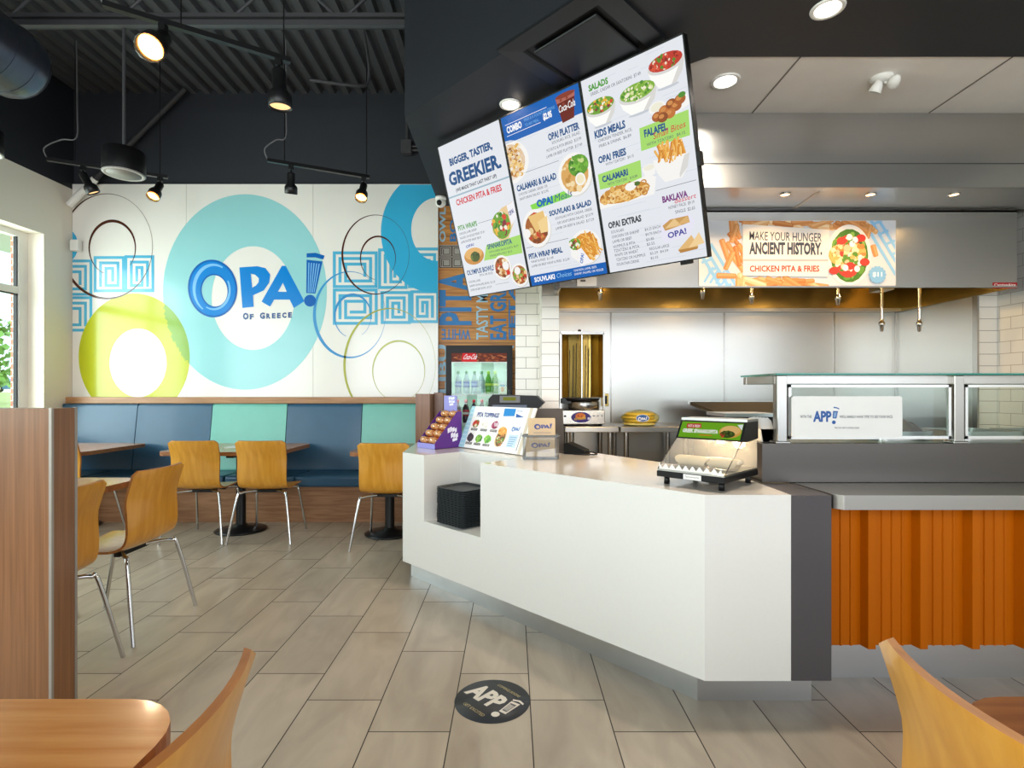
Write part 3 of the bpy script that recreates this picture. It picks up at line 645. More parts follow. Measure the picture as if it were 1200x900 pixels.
def make_chair():
    t = thing('dining_chair', 'x', 'chair', (0, 0, 0), 0, 'bent plywood cafe chairs')
    b = B(); chair_shell(b); b.build('seat_shell', t)
    for sx in (-1, 1):
        b = B(); b.tube(smooth_path([(sx*.06, -.06, .418), (sx*.15, -.135, .42), (sx*.185, -.172, .412), (sx*.203, -.19, .385), (sx*.262, -.262, 0)], 4), .0105, CHROME, 10); b.build('leg', t)
        b = B(); b.tube(smooth_path([(sx*.06, .06, .418), (sx*.15, .125, .42), (sx*.178, .148, .412), (sx*.188, .162, .385), (sx*.225, .25, 0)], 4), .0105, CHROME, 10); b.build('leg', t)
    b = B(); b.box((-.12, -.09, .405), (.12, -.06, .427), BLACKM); b.box((-.12, .06, .405), (.12, .09, .427), BLACKM); b.box((-.02, -.09, .405), (.02, .09, .424), BLACKM); b.build('mounting_bracket', t)
    return t
chairs = [
 (-2.13, 4.71, .05, 'wooden cafe chair at the wide bench table, right one of its two'),
 (-2.69, 4.71, .02, 'wooden cafe chair at the wide bench table, left one of its two'),
 (-1.035, 4.505, 0, 'wooden cafe chair at the bench table nearest the order counter'),
 (-2.15, 2.92, R90, 'wooden cafe chair turned sideways with its seat showing beside the partition table'),
 (-2.13, 2.30, R90, 'wooden cafe chair half hidden by the wood partition edge'),
 (-3.83, 4.72, -.12, 'wooden cafe chair almost wholly behind the wood partition, at the window table'),
 (-.645, .665, R90, 'wooden cafe chair back seen edge-on beside the honey wood front table'),
 (.85, .70, -R90, 'wooden cafe chair back in front of the orange metal counter panel')]
c0 = make_chair()
for i, (x, y, r, lb) in enumerate(chairs):
    if i == 0: c0.location = (x, y, 0); c0.rotation_euler = (0, 0, r); c0['label'] = lb
    else: dup(c0, (x, y, 0), r, lb)
t = thing('leaflet', 'small printed leaflet lying on the wide bench table', 'leaflet', (-2.62, 5.15, .7505))
b = B(); b.box((-.09, -.14, 0), (.09, .14, .0015), ink('dfe8ee')); b.build('sheet', t)
a = Art((-.09, .14, .0018), (.18, 0, 0), (0, -.28, 0), (0, 0, 1)); a.rect(.08, .08, .92, .4, ink('5f9ac8')); a.rect(.1, .5, .6, .56, ink('4a5a70')); a.rect(.1, .65, .8, .7, ink('8a98a8')); a.build('print', t)

# ================================================================== WOOD PARTITIONS
t = thing('partition', 'tall walnut half wall with metal edge strips behind the honey table', 'half wall', (-1.9, 1.93, 0))
B().box((-1.1, -.06, 0), (.284, .05, 1.214), WALNUT).build('panel', t)
for x0, y0 in ((.284, -.062), (.284, .04)): B().box((x0-.007, y0, 0), (x0+.003, y0+.010, 1.216), pm('edge_strip_metal', '9c968e', .4, .5)).build('edge_strip', t)
t = thing('partition', 'small walnut upright at the end of the bench behind the snack display', 'half wall', (-.79, 4.9, 0))
b = B(); b.box((-.07, -.15, 0), (.06, .1, 1.258), WALNUT); b.build('end_panel', t, .003, 1)
b = B(); b.box((.062, .06, 0), (.15, .10, 1.27), WALNUT); b.build('return_panel', t, .003, 1)

# ================================================================== ORDER COUNTER (front face runs at 45 degrees)
def SP(s, d=0): q = d/math.sqrt(2); return (.772-s+q, 2.135+s+q)      # point s along the front line, d behind it
t = thing('order_counter', 'white angled order counter with tray niche, steel kick plate and charcoal end', 'counter', (0, 0, 0))
back = [(1.117, 2.75), (.87, 3.144), (.543, 3.66), (-.1, 4.25), (-.78, 4.36)]
A_, B_, E_ = (.772, 2.135), (1.117, 2.135), (-.749, 3.656)
b = B(); b.prism([A_, B_]+back+[E_], .115, .43, LAMW)
b.prism([A_, B_]+back+[E_, SP(1.3455), SP(1.3455, .30), SP(.955, .30), SP(.955)], .43, .86, LAMW, QTOP, LAMW); b.build('body', t)
b = B(); ins_ = lambda p, d: p
b.prism([(.765, 2.20), (1.235, 2.20), (1.235, 2.36), (1.10, 2.40), (1.05, 2.75), (.80, 3.1), (.5, 3.55), (-.12, 4.15), (-.70, 4.28), (-.70, 3.70)], 0, .115, STEELD); b.build('kick_plate', t)
b = B(); b.box((1.119, 2.135, .115), (1.28, 2.415, .858), CHAR); b.build('end_panel', t, .002, 1)

# trays in the niche
TRAY = pm('tray_plastic', '262d31', .42)
def tray():
    b = B(); o = rrect(-.14, -.125, .14, .125, .035); i = rrect(-.126, -.111, .126, .111, .028); f = rrect(-.118, -.103, .118, .103, .025); n = len(o)
    vs = [(x, y, .014) for x, y in o]+[(x, y, .015) for x, y in i]+[(x, y, .004) for x, y in f]+[(x, y, .0105) for x, y in o]+[(x, y, 0) for x, y in f]
    q = lambda u, v: [(u*n+k, u*n+(k+1) % n, v*n+(k+1) % n, v*n+k) for k in range(n)]
    b.add(vs, q(0, 1)+q(1, 2)+q(3, 0)+q(4, 3)+[tuple(range(2*n, 3*n)), tuple(range(4*n, 5*n))[::-1]], TRAY); return b
NT_ = 22; cx, cy = SP(1.185, .145)
t0 = tray().build('serving_tray'); tag(t0, 'black serving tray, topmost of the pile in the counter niche', 'tray', 'serving trays stacked in the niche')
t0.rotation_euler = (0, 0, -math.pi/4); t0.location = (cx, cy, .432+.0105*(NT_-1))
ordn = ['black serving tray at the very bottom of the pile, resting on the niche floor'] + ['black serving tray squeezed between others in the niche pile']*(NT_-2)
for i in range(NT_-1):
    d = dup(t0, (cx+random.uniform(-.002, .002), cy+random.uniform(-.002, .002), .432+.0105*i), None, ordn[i])

# ================================================================== SERVICE COUNTER with sneeze guard
t = thing('service_counter', 'long steel topped serving counter faced with orange corrugated metal', 'counter', (0, 0, 0))
b = B(); b.prism([(1.30, 2.165), (1.33, 2.135), (XR-.005, 2.135), (XR-.005, 2.46), (1.285, 2.46)], .80, .858, STEEL); b.build('worktop', t, .004, 2)
b = B(); y0 = 2.335; pf = []; x = 1.30
while x < XR-.24:
    pf += [(x, y0), (x+.008, y0-.042), (x+.040, y0-.042), (x+.048, y0-.004)]
    for k in (1, 2, 3): xx = x+.048+k*.044; pf += [(xx-.006, y0-.004), (xx-.003, y0-.010), (xx+.003, y0-.010), (xx+.006, y0-.004)]
    x += .224
pf.append((x, y0)); n = len(pf)
vs = [(p, q, .166) for p, q in pf]+[(p, q, .80) for p, q in pf]; b.add(vs, [(i, i+1, n+i+1, n+i) for i in range(n-1)], ORANGE); b.box((1.30, y0+.001, .168), (XR-.005, y0+.02, .80), ORANGE); b.build('corrugated_front', t)
b = B(); b.box((1.24, 2.375, 0), (XR-.005, 2.9, .16), STEELD); b.build('base', t)
b = B(); b.box((1.145, 2.44, .86), (XR-.005, 2.5, 1.036), RISER); b.box((1.145, 2.5, .86), (1.165, 3.0, 1.036), RISER); b.box((1.30, 2.5, .30), (XR-.005, 2.96, 1.034), STEELD); b.box((1.165, 2.96, .86), (XR-.005, 3.0, 1.03), STEEL); b.build('food_well', t)
t = thing('sneeze_guard', 'glass sneeze guard with square steel posts on the serving counter', 'sneeze guard', (0, 0, 1.036))
for xp in (1.217, 2.03, 3.1):
    b = B(); b.box((xp, 2.445, 0), (xp+.045, 2.49, .312), STEELV); b.box((xp-.012, 2.435, 0), (xp+.057, 2.50, .012), STEELV); b.build('post', t, .003, 1)
b = B(); b.box((1.20, 2.425, .314), (XR-.01, 2.80, .322), GLASST); b.build('top_glass', t)
b = B(); b.box((1.20, 2.421, .3142), (XR-.01, 2.4245, .3218), GEDGE); b.build('top_glass_edge', t)
b = B(); b.box((1.215, 2.47, .275), (XR-.01, 2.49, .312), STEEL); b.box((1.215, 2.77, .275), (XR-.01, 2.80, .312), STEEL)
for xp in (1.217, 2.04, 3.11): b.box((xp, 2.47, .277), (xp+.03, 2.80, .312), STEELD)
b.build('top_frame', t)
for x0, x1 in ((1.272, 2.02), (2.085, 3.09), (3.155, XR-.01)):
    b = B(); z0, z1 = .020, .270
    b.box((x0, 2.452, z1-.012), (x1, 2.466, z1), ALU); b.box((x0, 2.452, z0), (x1, 2.466, z0+.014), ALU); b.box((x0, 2.452, z0), (x0+.012, 2.466, z1), ALU); b.box((x1-.012, 2.452, z0), (x1, 2.466, z1), ALU); p = b.build('front_pane', t)
    p['label'] = 'framed front glass pane'; b = B(); b.box((x0+.012, 2.457, z0+.014), (x1-.012, 2.460, z1-.012), GLASSM); b.build('glass', p)
# sign in front of the glass
t = thing('counter_sign', 'white rounded sign with blue APP lettering on the sneeze guard', 'sign', (1.53, 2.44, 1.065))
b = B(); b.prism(rrect(-.253, 0, .253, .188, .012), -.004, .004, WHITEP, ax=1); b.build('panel', t)
a = Art((-.253, -.0046, .188), (.506/130, 0, 0), (0, 0, -.506/130), (0, -1, 0))      # 130 wide
sc = 130/1110; N1, N2 = ink('24304a'), ink('2a5a9c')
def T(st, x0, y0, x1, y1, m, bold=.0): a.text(st, (x0-18)*sc, (y1-85)*sc, (x1-x0)*sc, (y1-y0)*sc, m, 2, bold)
T('WITH THE', 102, 275, 218, 303, N1); T('APP', 232, 232, 416, 342, N2, .03); T("WE'LL BARELY HAVE TIME TO SEE YOUR FACE.", 497, 275, 1032, 303, N1); T('THE OPA! APP IS COMING SOON', 447, 393, 694, 410, N1)
q = lambda pts: [((x-18)*sc, (y-85)*sc) for x, y in pts]
a.poly(q([(432, 232), (482, 234), (465, 308), (428, 306)]), N2, 2); a.poly(q([(442, 244), (470, 245), (456, 298), (437, 297)]), ink('7f9fc8'), 3)
a.ell((440-18)*sc, (346-85)*sc, 19*sc, 19*sc, N2, 2); a.poly(q([(437, 190), (470, 195), (496, 208), (490, 217), (466, 206), (437, 203)]), N2, 2, False)
a.build('print', t)
# food pans behind the glass
G = 'food pans in the serving counter'
def pan(label, x, y, w, d, z, food=None):
    t = thing('food_pan', label, 'food pan', (x, y, z), 0, G)
    b = B(); o = rrect(-w/2, -d/2, w/2, d/2, .03); i = rrect(-w/2+.015, -d/2+.015, w/2-.015, d/2-.015, .025); n = len(o)
    vs = [(p, r, 0) for p, r in o]+[(p, r, .045) for p, r in o]+[(p, r, .045) for p, r in i]+[(p, r, .008) for p, r in i]
    f = lambda u, v: [(u*n+k, u*n+(k+1) % n, v*n+(k+1) % n, v*n+k) for k in range(n)]
    b.add(vs, f(0, 1)+f(1, 2)+f(2, 3)+[tuple(range(3*n, 4*n)), tuple(range(n))[::-1]], STEEL); b.build('pan', t)
    if food:
        b = B(); r2 = random.Random(5)
        for k in range(16): b.blob((r2.uniform(-w*.38, w*.38), r2.uniform(-d*.36, d*.36), .045), (.045, .04, r2.uniform(.035, .055)), food, 8, k, .15)
        b.build('food', t)
    return t
BROWNF = pm('browned_meat', '6a3f16', .5, var=.3, scale=30)
pan('steel pan of browned meat left of the second sneeze guard post', 1.93, 2.74, .26, .30, 1.0345, BROWNF)
pan('empty steel pan just right of the second sneeze guard post', 2.35, 2.74, .30, .30, 1.0345); pan('empty steel pan farthest right behind the sneeze guard', 2.72, 2.74, .30, .30, 1.0345)
t = thing('food_scoop', 'metal serving scoop standing in the pan of browned meat', 'scoop', (1.87, 2.70, 1.115))
b = B(); b.tube([(0, 0, 0), (-.05, .02, .05), (-.10, .04, .09)], [.008, .007, .009], STEELD, 8); b.build('handle', t)
b = B(); b.lathe([(0, -.012), (.03, -.008), (.045, .012), (.042, .012), (.028, -.004), (0, -.006)], STEELD, 14, (.03, -.01, .0)); b.build('bowl', t)

# ================================================================== COOKING LINE
t = thing('exhaust_hood', 'long brushed steel exhaust hood over the cooking line', 'hood', (0, 0, 2.03))
hx0, hx1 = .345, 3.655
b = B(); b.box((hx0, 3.86, 0), (hx1, 3.875, .563), STEEL); b.box((hx0, 3.855, 0), (hx1, 3.88, .012), STEEL); b.build('front_panel', t)
for xa in (hx0, hx1-.012): b = B(); b.box((xa, 3.875, 0), (xa+.012, 5.08, .563), WARMTINT); b.build('side_panel', t)
b = B(); b.box((hx0, 5.05, 0), (hx1, 5.09, .563), WARMTINT); b.box((hx0, 4.99, 0), (hx1, 5.05, .03), STEEL); b.build('back_panel', t)
b = B(); b.box((hx0, 3.86, .545), (hx1, 5.09, .56), WARMTINT); b.build('top_panel', t)
for k in range(6):
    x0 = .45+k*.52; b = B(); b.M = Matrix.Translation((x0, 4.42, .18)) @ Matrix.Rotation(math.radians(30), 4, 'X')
    b.box((0, 0, 0), (.5, .62, .03), WARMTINT)
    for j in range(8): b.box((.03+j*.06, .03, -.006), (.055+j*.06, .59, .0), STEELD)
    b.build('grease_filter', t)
NOZ = [(.735, 4.45, .02), (1.59, 4.45, .03), (2.0, 4.45, -.01), (2.72, 4.45, -.02), (3.05, 4.40, -.245), (3.36, 4.40, -.245)]
for x, y, z in NOZ:
    b = B(); b.tube([(x, y, .54), (x, y, z+.05)], .013, CHROME, 8); b.lathe([(.0, -.045), (.012, -.04), (.016, 0), (.024, .012), (.024, .03), (.014, .04), (.014, .06)], CHROME, 10, (x, y, z+.03)); b.build('fire_nozzle', t)
b = B(); b.box((3.08, 4.45, .10), (3.19, 4.6, .2), STEELD); b.tube([(3.14, 4.5, .15), (3.3, 4.3, .2), (3.5, 4.2, .3)], .012, BLACK); b.build('junction_box', t)
def hoodlamp(x):
    b = B(); b.lathe([(0, -.05), (.04, -.04), (.055, 0), (.05, .03), (0, .03)], lit('ffca78', 6), 12, (x, 4.25, .45)); b.build('lamp_globe', t)
    l = bpy.data.lights.new('hood_lamp', 'POINT'); l.energy = 16; l.color = (1, .66, .28); l.shadow_soft_size = .06; o = bpy.data.objects.new('hood_lamp', l); COL.objects.link(o); o.location = (x, 4.25, 2.03+.36)
for x in (.85, 2.0, 3.1): hoodlamp(x)
b = B(); b.box((hx0-.03, 3.84, .0), (hx0-.002, 3.96, .10), GREYP); b.prism([(4.0, -.02), (4.1, .08), (3.86, .10), (3.86, .06)], hx0-.03, hx0-.004, STEELD, ax=0); b.build('end_bracket', t)
# label plates on the hood
a = Art(((0-PX)*3.86/625, 3.859, CAM_Z-2.03+PY*3.86/625), (3.86/625, 0, 0), (0, 0, -3.86/625), (0, -1, 0))
a.rect(1163, 331, 1192, 338, ink('a3222a'), 1); a.text('CaptiveAire', 1165, 336.6, 25, 4.4, ink('f2ece8'), 2, .01); a.build('badge', t)
a = Art(((0-PX)*3.86/625, 3.8515, CAM_Z-2.03+PY*3.86/625), (3.86/625, 0, 0), (0, 0, -3.86/625), (0, -1, 0))
a.rect(676, 325, 699, 335.5, ink('e8e6e2'), 1); a.rect(680, 328, 686, 330.5, ink('5a5a5a'), 2); a.build('notice', t)
# soffit in front of and above the hood
t = thing('hood_soffit', 'brushed steel soffit band between the white ceiling and the hood', 'soffit', (0, 0, 2.593))
b = B(); b.box((.345, 3.44, 0), (XR-.005, 3.452, .477), STEEL); b.build('fascia', t)
b = B(); b.box((.345, 3.452, .002), (XR-.005, 3.85, .012), STEELD); b.build('underside', t)
b = B(); b.box((.345, 3.437, .151), (XR-.005, 3.4405, .156), ink('3a3a3a')); b.build('seam', t)
b = B(); b.box((2.02, 3.5, -.001), (2.04, 3.84, .002), ink('d8d4cc')); b.build('joint_strip', t)
# banner on the hood
t = thing('food_banner', 'wide printed food banner with wrap and fries on the steel hood', 'banner', (0, 3.858, 2.05))
k = 3.856/625; X = lambda x: (x-PX)*k; Z = lambda y: CAM_Z+(PY-y)*k-2.05
b = B(); b.box((X(819), -.004, Z(335)), (X(1049.5), -.001, Z(258.5)), ink('d4d4d6', .6)); b.build('sheet', t)
q_ = .225; a = Art((X(810), -.0048, Z(240)), (k*q_, 0, 0), (0, 0, -k*q_*.999), (0, -1, 0), clip=(42, 84, 1061, 424))
pk = ink('8fc0e4', .6)
for d in range(0, 3):
    o = d*42; a.stroke([(20+o, 210), (160+o, 440)], 17, pk, 1); a.stroke([(880+o, 60), (1060+o, 360)], 16, pk, 1)
for d in range(0, 4):
    a.stroke([(60+d*34, 300+d*44), (100+d*34, 285+d*44)], 14, pk, 1); a.stroke([(950+d*34, 100+d*52), (985+d*34, 85+d*52)], 14, pk, 1)
    a.stroke([(70+d*30, 400+d*4), (110+d*30, 330+d*10)], 12, pk, 1)
r3 = random.Random(11)
for i in range(64):
    u, v = r3.choice([(r3.uniform(200, 285), r3.uniform(85, 424)), (r3.uniform(270, 720), r3.uniform(85, 112)), (r3.uniform(230, 700), r3.uniform(388, 424)), (r3.uniform(700, 930), r3.uniform(85, 120))])
    th = r3.uniform(-.5, .5)+(1.35 if u < 290 else .1); l = r3.uniform(28, 55); cs = r3.choice(['d9985a', 'cf8648', 'e2ac70', 'bd7236', 'ecc08c'])
    a.fry(u, v, th, l*1.25, r3.uniform(24, 32), ink(cs, .6), ink({'d9985a': 'e8b078', 'cf8648': 'df9c5e', 'e2ac70': 'f0c490', 'bd7236': 'd08a4c', 'ecc08c': 'f4d4a8'}[cs], .6), 2+i*.01)
for (u0, v0, u1, v1) in ((160, 190, 190, 280), (215, 250, 180, 330), (140, 370, 225, 372), (235, 110, 210, 190), (930, 110, 915, 170), (945, 215, 960, 265)): a.fry((u0+u1)/2, (v0+v1)/2, math.atan2(v1-v0, u1-u0), math.hypot(u1-u0, v1-v0)*.62, 30, ink('cf8a4c', .6), ink('e0a468', .6), 4)
a.ell(820, 262, 116, 158, ink('f6ece0', .6), 5, 40); a.food(822, 266, 98, 140, ['4a7a24', '3a6418', '6a9a38', '88b04c', '4a7a24'], 90, 6, .2, 3); a.food(815, 270, 74, 112, ['c8402e', 'f2e8dc', '5a8a2e', 'e8b890', 'f0d0b0'], 70, 12, .24, 4)
for (u, v, r) in ((765, 262, 52), (860, 250, 48)): a.food(u, v, r, r, CHICK[:3]+['f6dcb0'], 26, 14, .25, int(u))
for (u, v) in ((780, 190), (880, 175), (825, 320), (900, 300), (740, 345)): a.ell(u, v, 26, 20, ink('d33a2c', .6), 18, 12)
for (u, v) in ((820, 170), (850, 185), (800, 330), (860, 335), (835, 205)): a.ell(u, v, 15, 17, ink('f6f2ea', .6), 19, 12)
pw = ink('f1e6da', .6); a.poly([(265, 103), (715, 132), (708, 376), (267, 370)], pw, 20); a.poly([(268, 284), (710, 286), (710, 297), (268, 296)], ink('b9b4b4', .6), 21)
DK = ink('3c4150', .6); a.text('MAKE YOUR HUNGER', 300, 186, 376, 46, DK, 22, .004, -1.5); a.text('ANCIENT HISTORY.', 299, 261, 379, 66, DK, 22, .03, -.5); a.text('CHICKEN PITA & FRIES', 302, 351, 362, 33, ink('d8402c', .6), 22, .02)
for i in range(14): an = i*6.283/14; a.ell(965+38*math.cos(an), 366+38*math.sin(an), 9, 9, ink('86b8dc', .6), 22.5, 8)
a.ell(965, 366, 40, 40, ink('86b8dc', .6), 23, 24); a.text('$11', 940, 380, 50, 28, ink('e8f0f6', .6), 24, .02)
a.build('print', t)
# tables, broiler, pita bag
G = 'steel work tables at the back wall'
def worktable(label, x0, x1, y0, y1, z):
    t = thing('work_table', label, 'work table', ((x0+x1)/2, (y0+y1)/2, 0), 0, G); w, d = (x1-x0)/2, (y1-y0)/2
    b = B(); b.box((-w, -d, z-.045), (w, d, z), STEEL); b.build('table_top', t, .004, 1)
    for sx in (-1, 1):
        for sy in (-1, 1): b = B(); b.tube([(sx*(w-.06), sy*(d-.06), 0), (sx*(w-.06), sy*(d-.06), z-.045)], .022, STEELV, 10); b.build('leg', t)
    b = B(); b.box((-w+.04, -d+.04, .22), (w-.04, d-.04, .24), STEELD); b.build('undershelf', t)
worktable('steel work table carrying the upright broiler', .44, .885, 4.42, 5.06, .985)
worktable('steel work table carrying the yellow bag of pitas', .90, 1.52, 4.42, 5.06, .985)
t = thing('vertical_broiler', 'upright steel gyro broiler with brass-toned reflector and bare spit', 'broiler', (.61, 4.72, .985))
b = B(); b.box((-.185, -.16, .012), (.185, .16, .135), STEELV)
for sx in (-.15, .15):
    for sy in (-.12, .12): b.lathe([(0, 0), (.018, 0), (.018, .014), (0, .014)], BLACK, 10, (sx, sy, 0))
b.build('base_cabinet', t, .008, 2)
b = B(); b.lathe([(0, .135), (.13, .135), (.14, .15), (.14, .20), (.135, .21), (0, .21)], STEELV, 28, (.02, -.03, 0)); b.build('turntable', t)
b = B(); b.lathe([(0, .212), (.15, .212), (.165, .235), (.16, .237), (.14, .218), (0, .217)], BLACKM, 28, (0, -.03, 0)); b.box((-.19, -.1, .19), (-.10, .06, .235), BLACKM); b.build('drip_tray', t)
REF = pm('brassy_reflector', '9a8248', .2, 1, var=.35, scale=4, stretch=(12, 12, 1))
b = B(); pts = [(-.185, -.08), (-.16, .02), (-.10, .10), (0, .13), (.10, .10), (.16, .02), (.185, -.08)]
for p, q2 in zip(pts, pts[1:]): b.add([(p[0], p[1], .24), (q2[0], q2[1], .24), (q2[0], q2[1], .79), (p[0], p[1], .79)], [(0, 1, 2, 3)], REF)
b.build('reflector', t)
for sx in (-1, 1): b = B(); b.box((sx*.187-.008, -.10, .13), (sx*.187+.008, -.07, .80), STEELV); b.build('upright', t)
b = B(); b.prism([(-.19, -.10), (.19, -.10), (.19, .0), (.10, .12), (0, .14), (-.10, .12), (-.19, 0)], .79, .815, STEELV); b.build('top_cover', t, .003, 1)
b = B(); b.tube([(0, -.06, .22), (0, -.06, .83)], .009, CHROME, 8); b.lathe([(0, 0), (.016, .005), (.016, .02), (0, .03)], BLACK, 10, (-.02, -.06, .81)); b.build('spit', t)
b = B()
for dx, dy, h in ((-.075, -.02, .70), (-.045, .0, .72), (-.105, .01, .66), (.035, .0, .70), (.06, -.02, .66), (.09, .02, .71), (.015, .03, .72)): b.tube([(dx, dy, .24), (dx+.006, dy, h)], .0035, BLACKM, 6)
b.build('skewer', t)
a = Art((-.185, -.1615, .135), (.001, 0, 0), (0, 0, -.001), (0, -1, 0))
a.ell(165, 62, 84, 46, ink('3a2a7c'), 1, 30); a.food(160, 52, 44, 28, ['d8742a', 'e8a23a', 'b8502a'], 18, 2, .3, 4); a.text('GYROS', 108, 88, 100, 20, ink('e8c23a'), 5, .02, 6); a.ell(232, 72, 13, 12, ink('d8d4e8'), 5, 12)
for k in (255, 290, 325): a.ell(k+20, 50, 6, 6, ink('2a2a2a'), 1, 10)
a.ell(28, 52, 12, 9, ink('3a3a3a'), 1, 12); a.build('badge', t)
t = thing('wall_outlet', 'small brass-toned power outlet on the steel wall by the broiler', 'outlet', (.885, 5.09, 1.20))
b = B(); b.box((-.035, -.02, -.06), (.035, 0, .06), WARMTINT); b.box((-.02, -.025, -.04), (.02, -.02, .04), BLACK); b.build('outlet_plate', t, .003, 1)
t = thing('pita_bag', 'yellow clear bag of stacked pitas with blue logo label', 'bag of pitas', (1.10, 4.62, .985))
PITA = pm('pita_bread', 'f2d878', .6, var=.2, scale=25, coat=.5)
for k in range(4): b = B(); b.lathe([(0, .0), (.125, .002), (.142, .012), (.13, .024), (0, .028)], PITA, 26, (.012*(k % 2), .01*k, .027*k+.002)); b.build('pita', t)
b = B(); b.blob((.01, 0, .065), (.165, .15, .07), glass('bag_film', 'fff4c0', .04, .2), 20, 3, .05); b.build('bag_film', t)
a = Art((-.07, -.155, .115), (.0009, 0, 0), (0, 0, -.0009), (0, -1, .1)); a.ell(70, 50, 62, 36, ink('e8e6e0'), 1, 24); a.ell(70, 50, 56, 31, ink('2d5a9c'), 2, 24); opa_logo(a, 22, 26, .085, 3, ink('f2f2f2')); a.build('label', t)
t = thing('fryer', 'steel fryer with sloping splash side behind the warmer', 'fryer', (2.1, 4.5, 0))
b = B(); b.box((-.25, -.3, 0), (.9, .3, 1.02), STEELV); b.build('cabinet', t, .005, 1)
b = B(); b.add([(-.25, -.3, 1.02), (.9, -.3, 1.02), (.9, .12, 1.19), (-.55, .12, 1.19), (-.25, -.3, 1.0), (.9, -.3, 1.0), (.9, .14, 1.16), (-.55, .14, 1.16)], [(0, 1, 2, 3), (4, 5, 1, 0), (5, 6, 2, 1), (6, 7, 3, 2), (7, 4, 0, 3), (7, 6, 5, 4)], STEEL); b.build('splash_top', t)
b = B(); b.box((-.56, .14, 1.172), (.9, .17, 1.195), STEELD); b.build('back_rail', t)
t = thing('dark_equipment', 'black kitchen unit partly behind the left sneeze guard post', 'kitchen unit', (1.30, 3.18, 0))
b = B(); b.box((-.08, -.13, .1), (.22, .15, 1.13), BLACKM); b.build('cabinet', t, .006, 1)
b = B(); b.box((-.085, -.135, 1.131), (.225, .155, 1.150), STEELD); b.build('top_plate', t)
t = thing('paper_bag_bundle', 'bundle of white paper bags hanging at the left end of the sneeze guard', 'paper bags', (1.20, 2.56, 1.0365))
b = B()
for k in range(5): b.add([(-.01-.004*k, .02*k-.03, 0), (.055-.004*k, .02*k-.03, 0), (.03-.006*k, .02*k-.03, .10), (.012-.006*k, .02*k-.03, .115), (-.018-.006*k, .02*k-.03, .11), (-.024-.004*k, .02*k-.03, .085)], [(0, 1, 2, 3, 4, 5)], WHITEP)
b.box((-.02, -.03, 0), (.05, .05, .06), WHITEP); b.build('bags', t)

# ================================================================== MENU SCREENS
RU, RN, RV = Vector((.7473, -.6645, -.0013)), Vector((.6351, .7137, .2954)), Vector((-.1954, -.2216, .9554))
SW = .61; SH = SW*16/9
def screen(i, label):
    t = thing('menu_screen', label, 'menu screen', group='menu screens above the counter')
    o = Vector((-.5387, 3.8205, CAM_Z+1.7585))+RU*(i*(SW+.004))
    m = Matrix((RU, RN, RV)).transposed().to_4x4(); m.translation = o; t.matrix_world = m
    b = B(); b.box((.001, .003, -SH), (SW-.001, .05, 0), BLACK); b.box((.08, .05, -SH+.2), (SW-.08, .075, -.2), BLACKM)
    g = .007
    for p, q in (((0, 0, -SH), (g, .01, 0)), ((SW-g, 0, -SH), (SW, .01, 0)), ((0, 0, -g), (SW, .01, 0)), ((0, 0, -SH), (SW, .01, -SH+g))): b.box(p, q, BLACK)
    b.build('housing', t)
    if i == 2: b = B(); b.box((SW, .0, -.62), (SW+.012, .05, -.55), BLACK); b.box((SW-.16, .005, -SH-.018), (SW-.10, .04, -SH), BLACK); b.build('sensor', t)
    a = Art((g, .0028, -g), ((SW-2*g)/100, 0, 0), (0, 0, -(SH-2*g)/177.8), (0, -1, 0), .00025)
    return t, a
W0, W1, NAVY, BLU, INK, RED, GRN, LGR, PUR = lit('e3e6ec'), lit('d4d9e2'), lit('1f4f86'), lit('0f5fb4'), lit('555a66'), lit('d2283a'), lit('4f9a34'), lit('a4d867'), lit('7c3a80')
WHT = lit('f8f8f8'); PLATE = lit('f4f2ee'); PLSH = lit('d8d6d2')
def lines(a, ls, x, y, w, h, gap, right=None, L=3, mat=None):
    for i, s in enumerate(ls):
        ww = w*len(s)/max(len(k) for k in ls); a.text(s, (right-ww) if right else x, y+i*gap, ww, h, mat or INK, L)
def plate(a, x, y, rx, ry, cols, seed, n=60, f=.82):
    a.ell(x+.8, y+1.2, rx, ry, PLSH, 2, 28); a.ell(x, y, rx, ry, PLATE, 2.5, 28); a.food(x, y, rx*f, ry*f, cols, n, 3, .2, seed, lit)
def bowl(a, x, y, rx, ry, cols, seed, dp=1.1):
    pts = [(x-rx, y), (x+rx, y), (x+rx*.85, y+ry*dp*.7), (x+rx*.45, y+ry*dp*1.3), (x-rx*.45, y+ry*dp*1.3), (x-rx*.85, y+ry*dp*.7)]
    a.poly(pts, lit('fbfaf6'), 3); a.poly([(x+rx*.2, y+ry*dp*1.3), (x+rx*.45, y+ry*dp*1.3), (x+rx*.85, y+ry*dp*.7), (x+rx, y), (x+rx*.75, y+ry*.3)], PLSH, 3.2); a.ell(x, y+ry*dp*1.35, rx*.6, ry*.16, lit('c3c8d0'), 2.8, 18); a.ell(x, y, rx, ry*.7, PLSH, 3.4, 26); a.food(x, y-ry*.25, rx*.93, ry*.72, cols, 70, 4, .22, seed, lit)
def wash(a, rnd):
    a.rect(0, 0, 100, 177.8, W0, 0)
    for i in range(40): y = rnd.uniform(0, 177); x = rnd.uniform(0, 80); a.rect(x, y, min(100, x+rnd.uniform(8, 40)), y+.5, W1, .5)
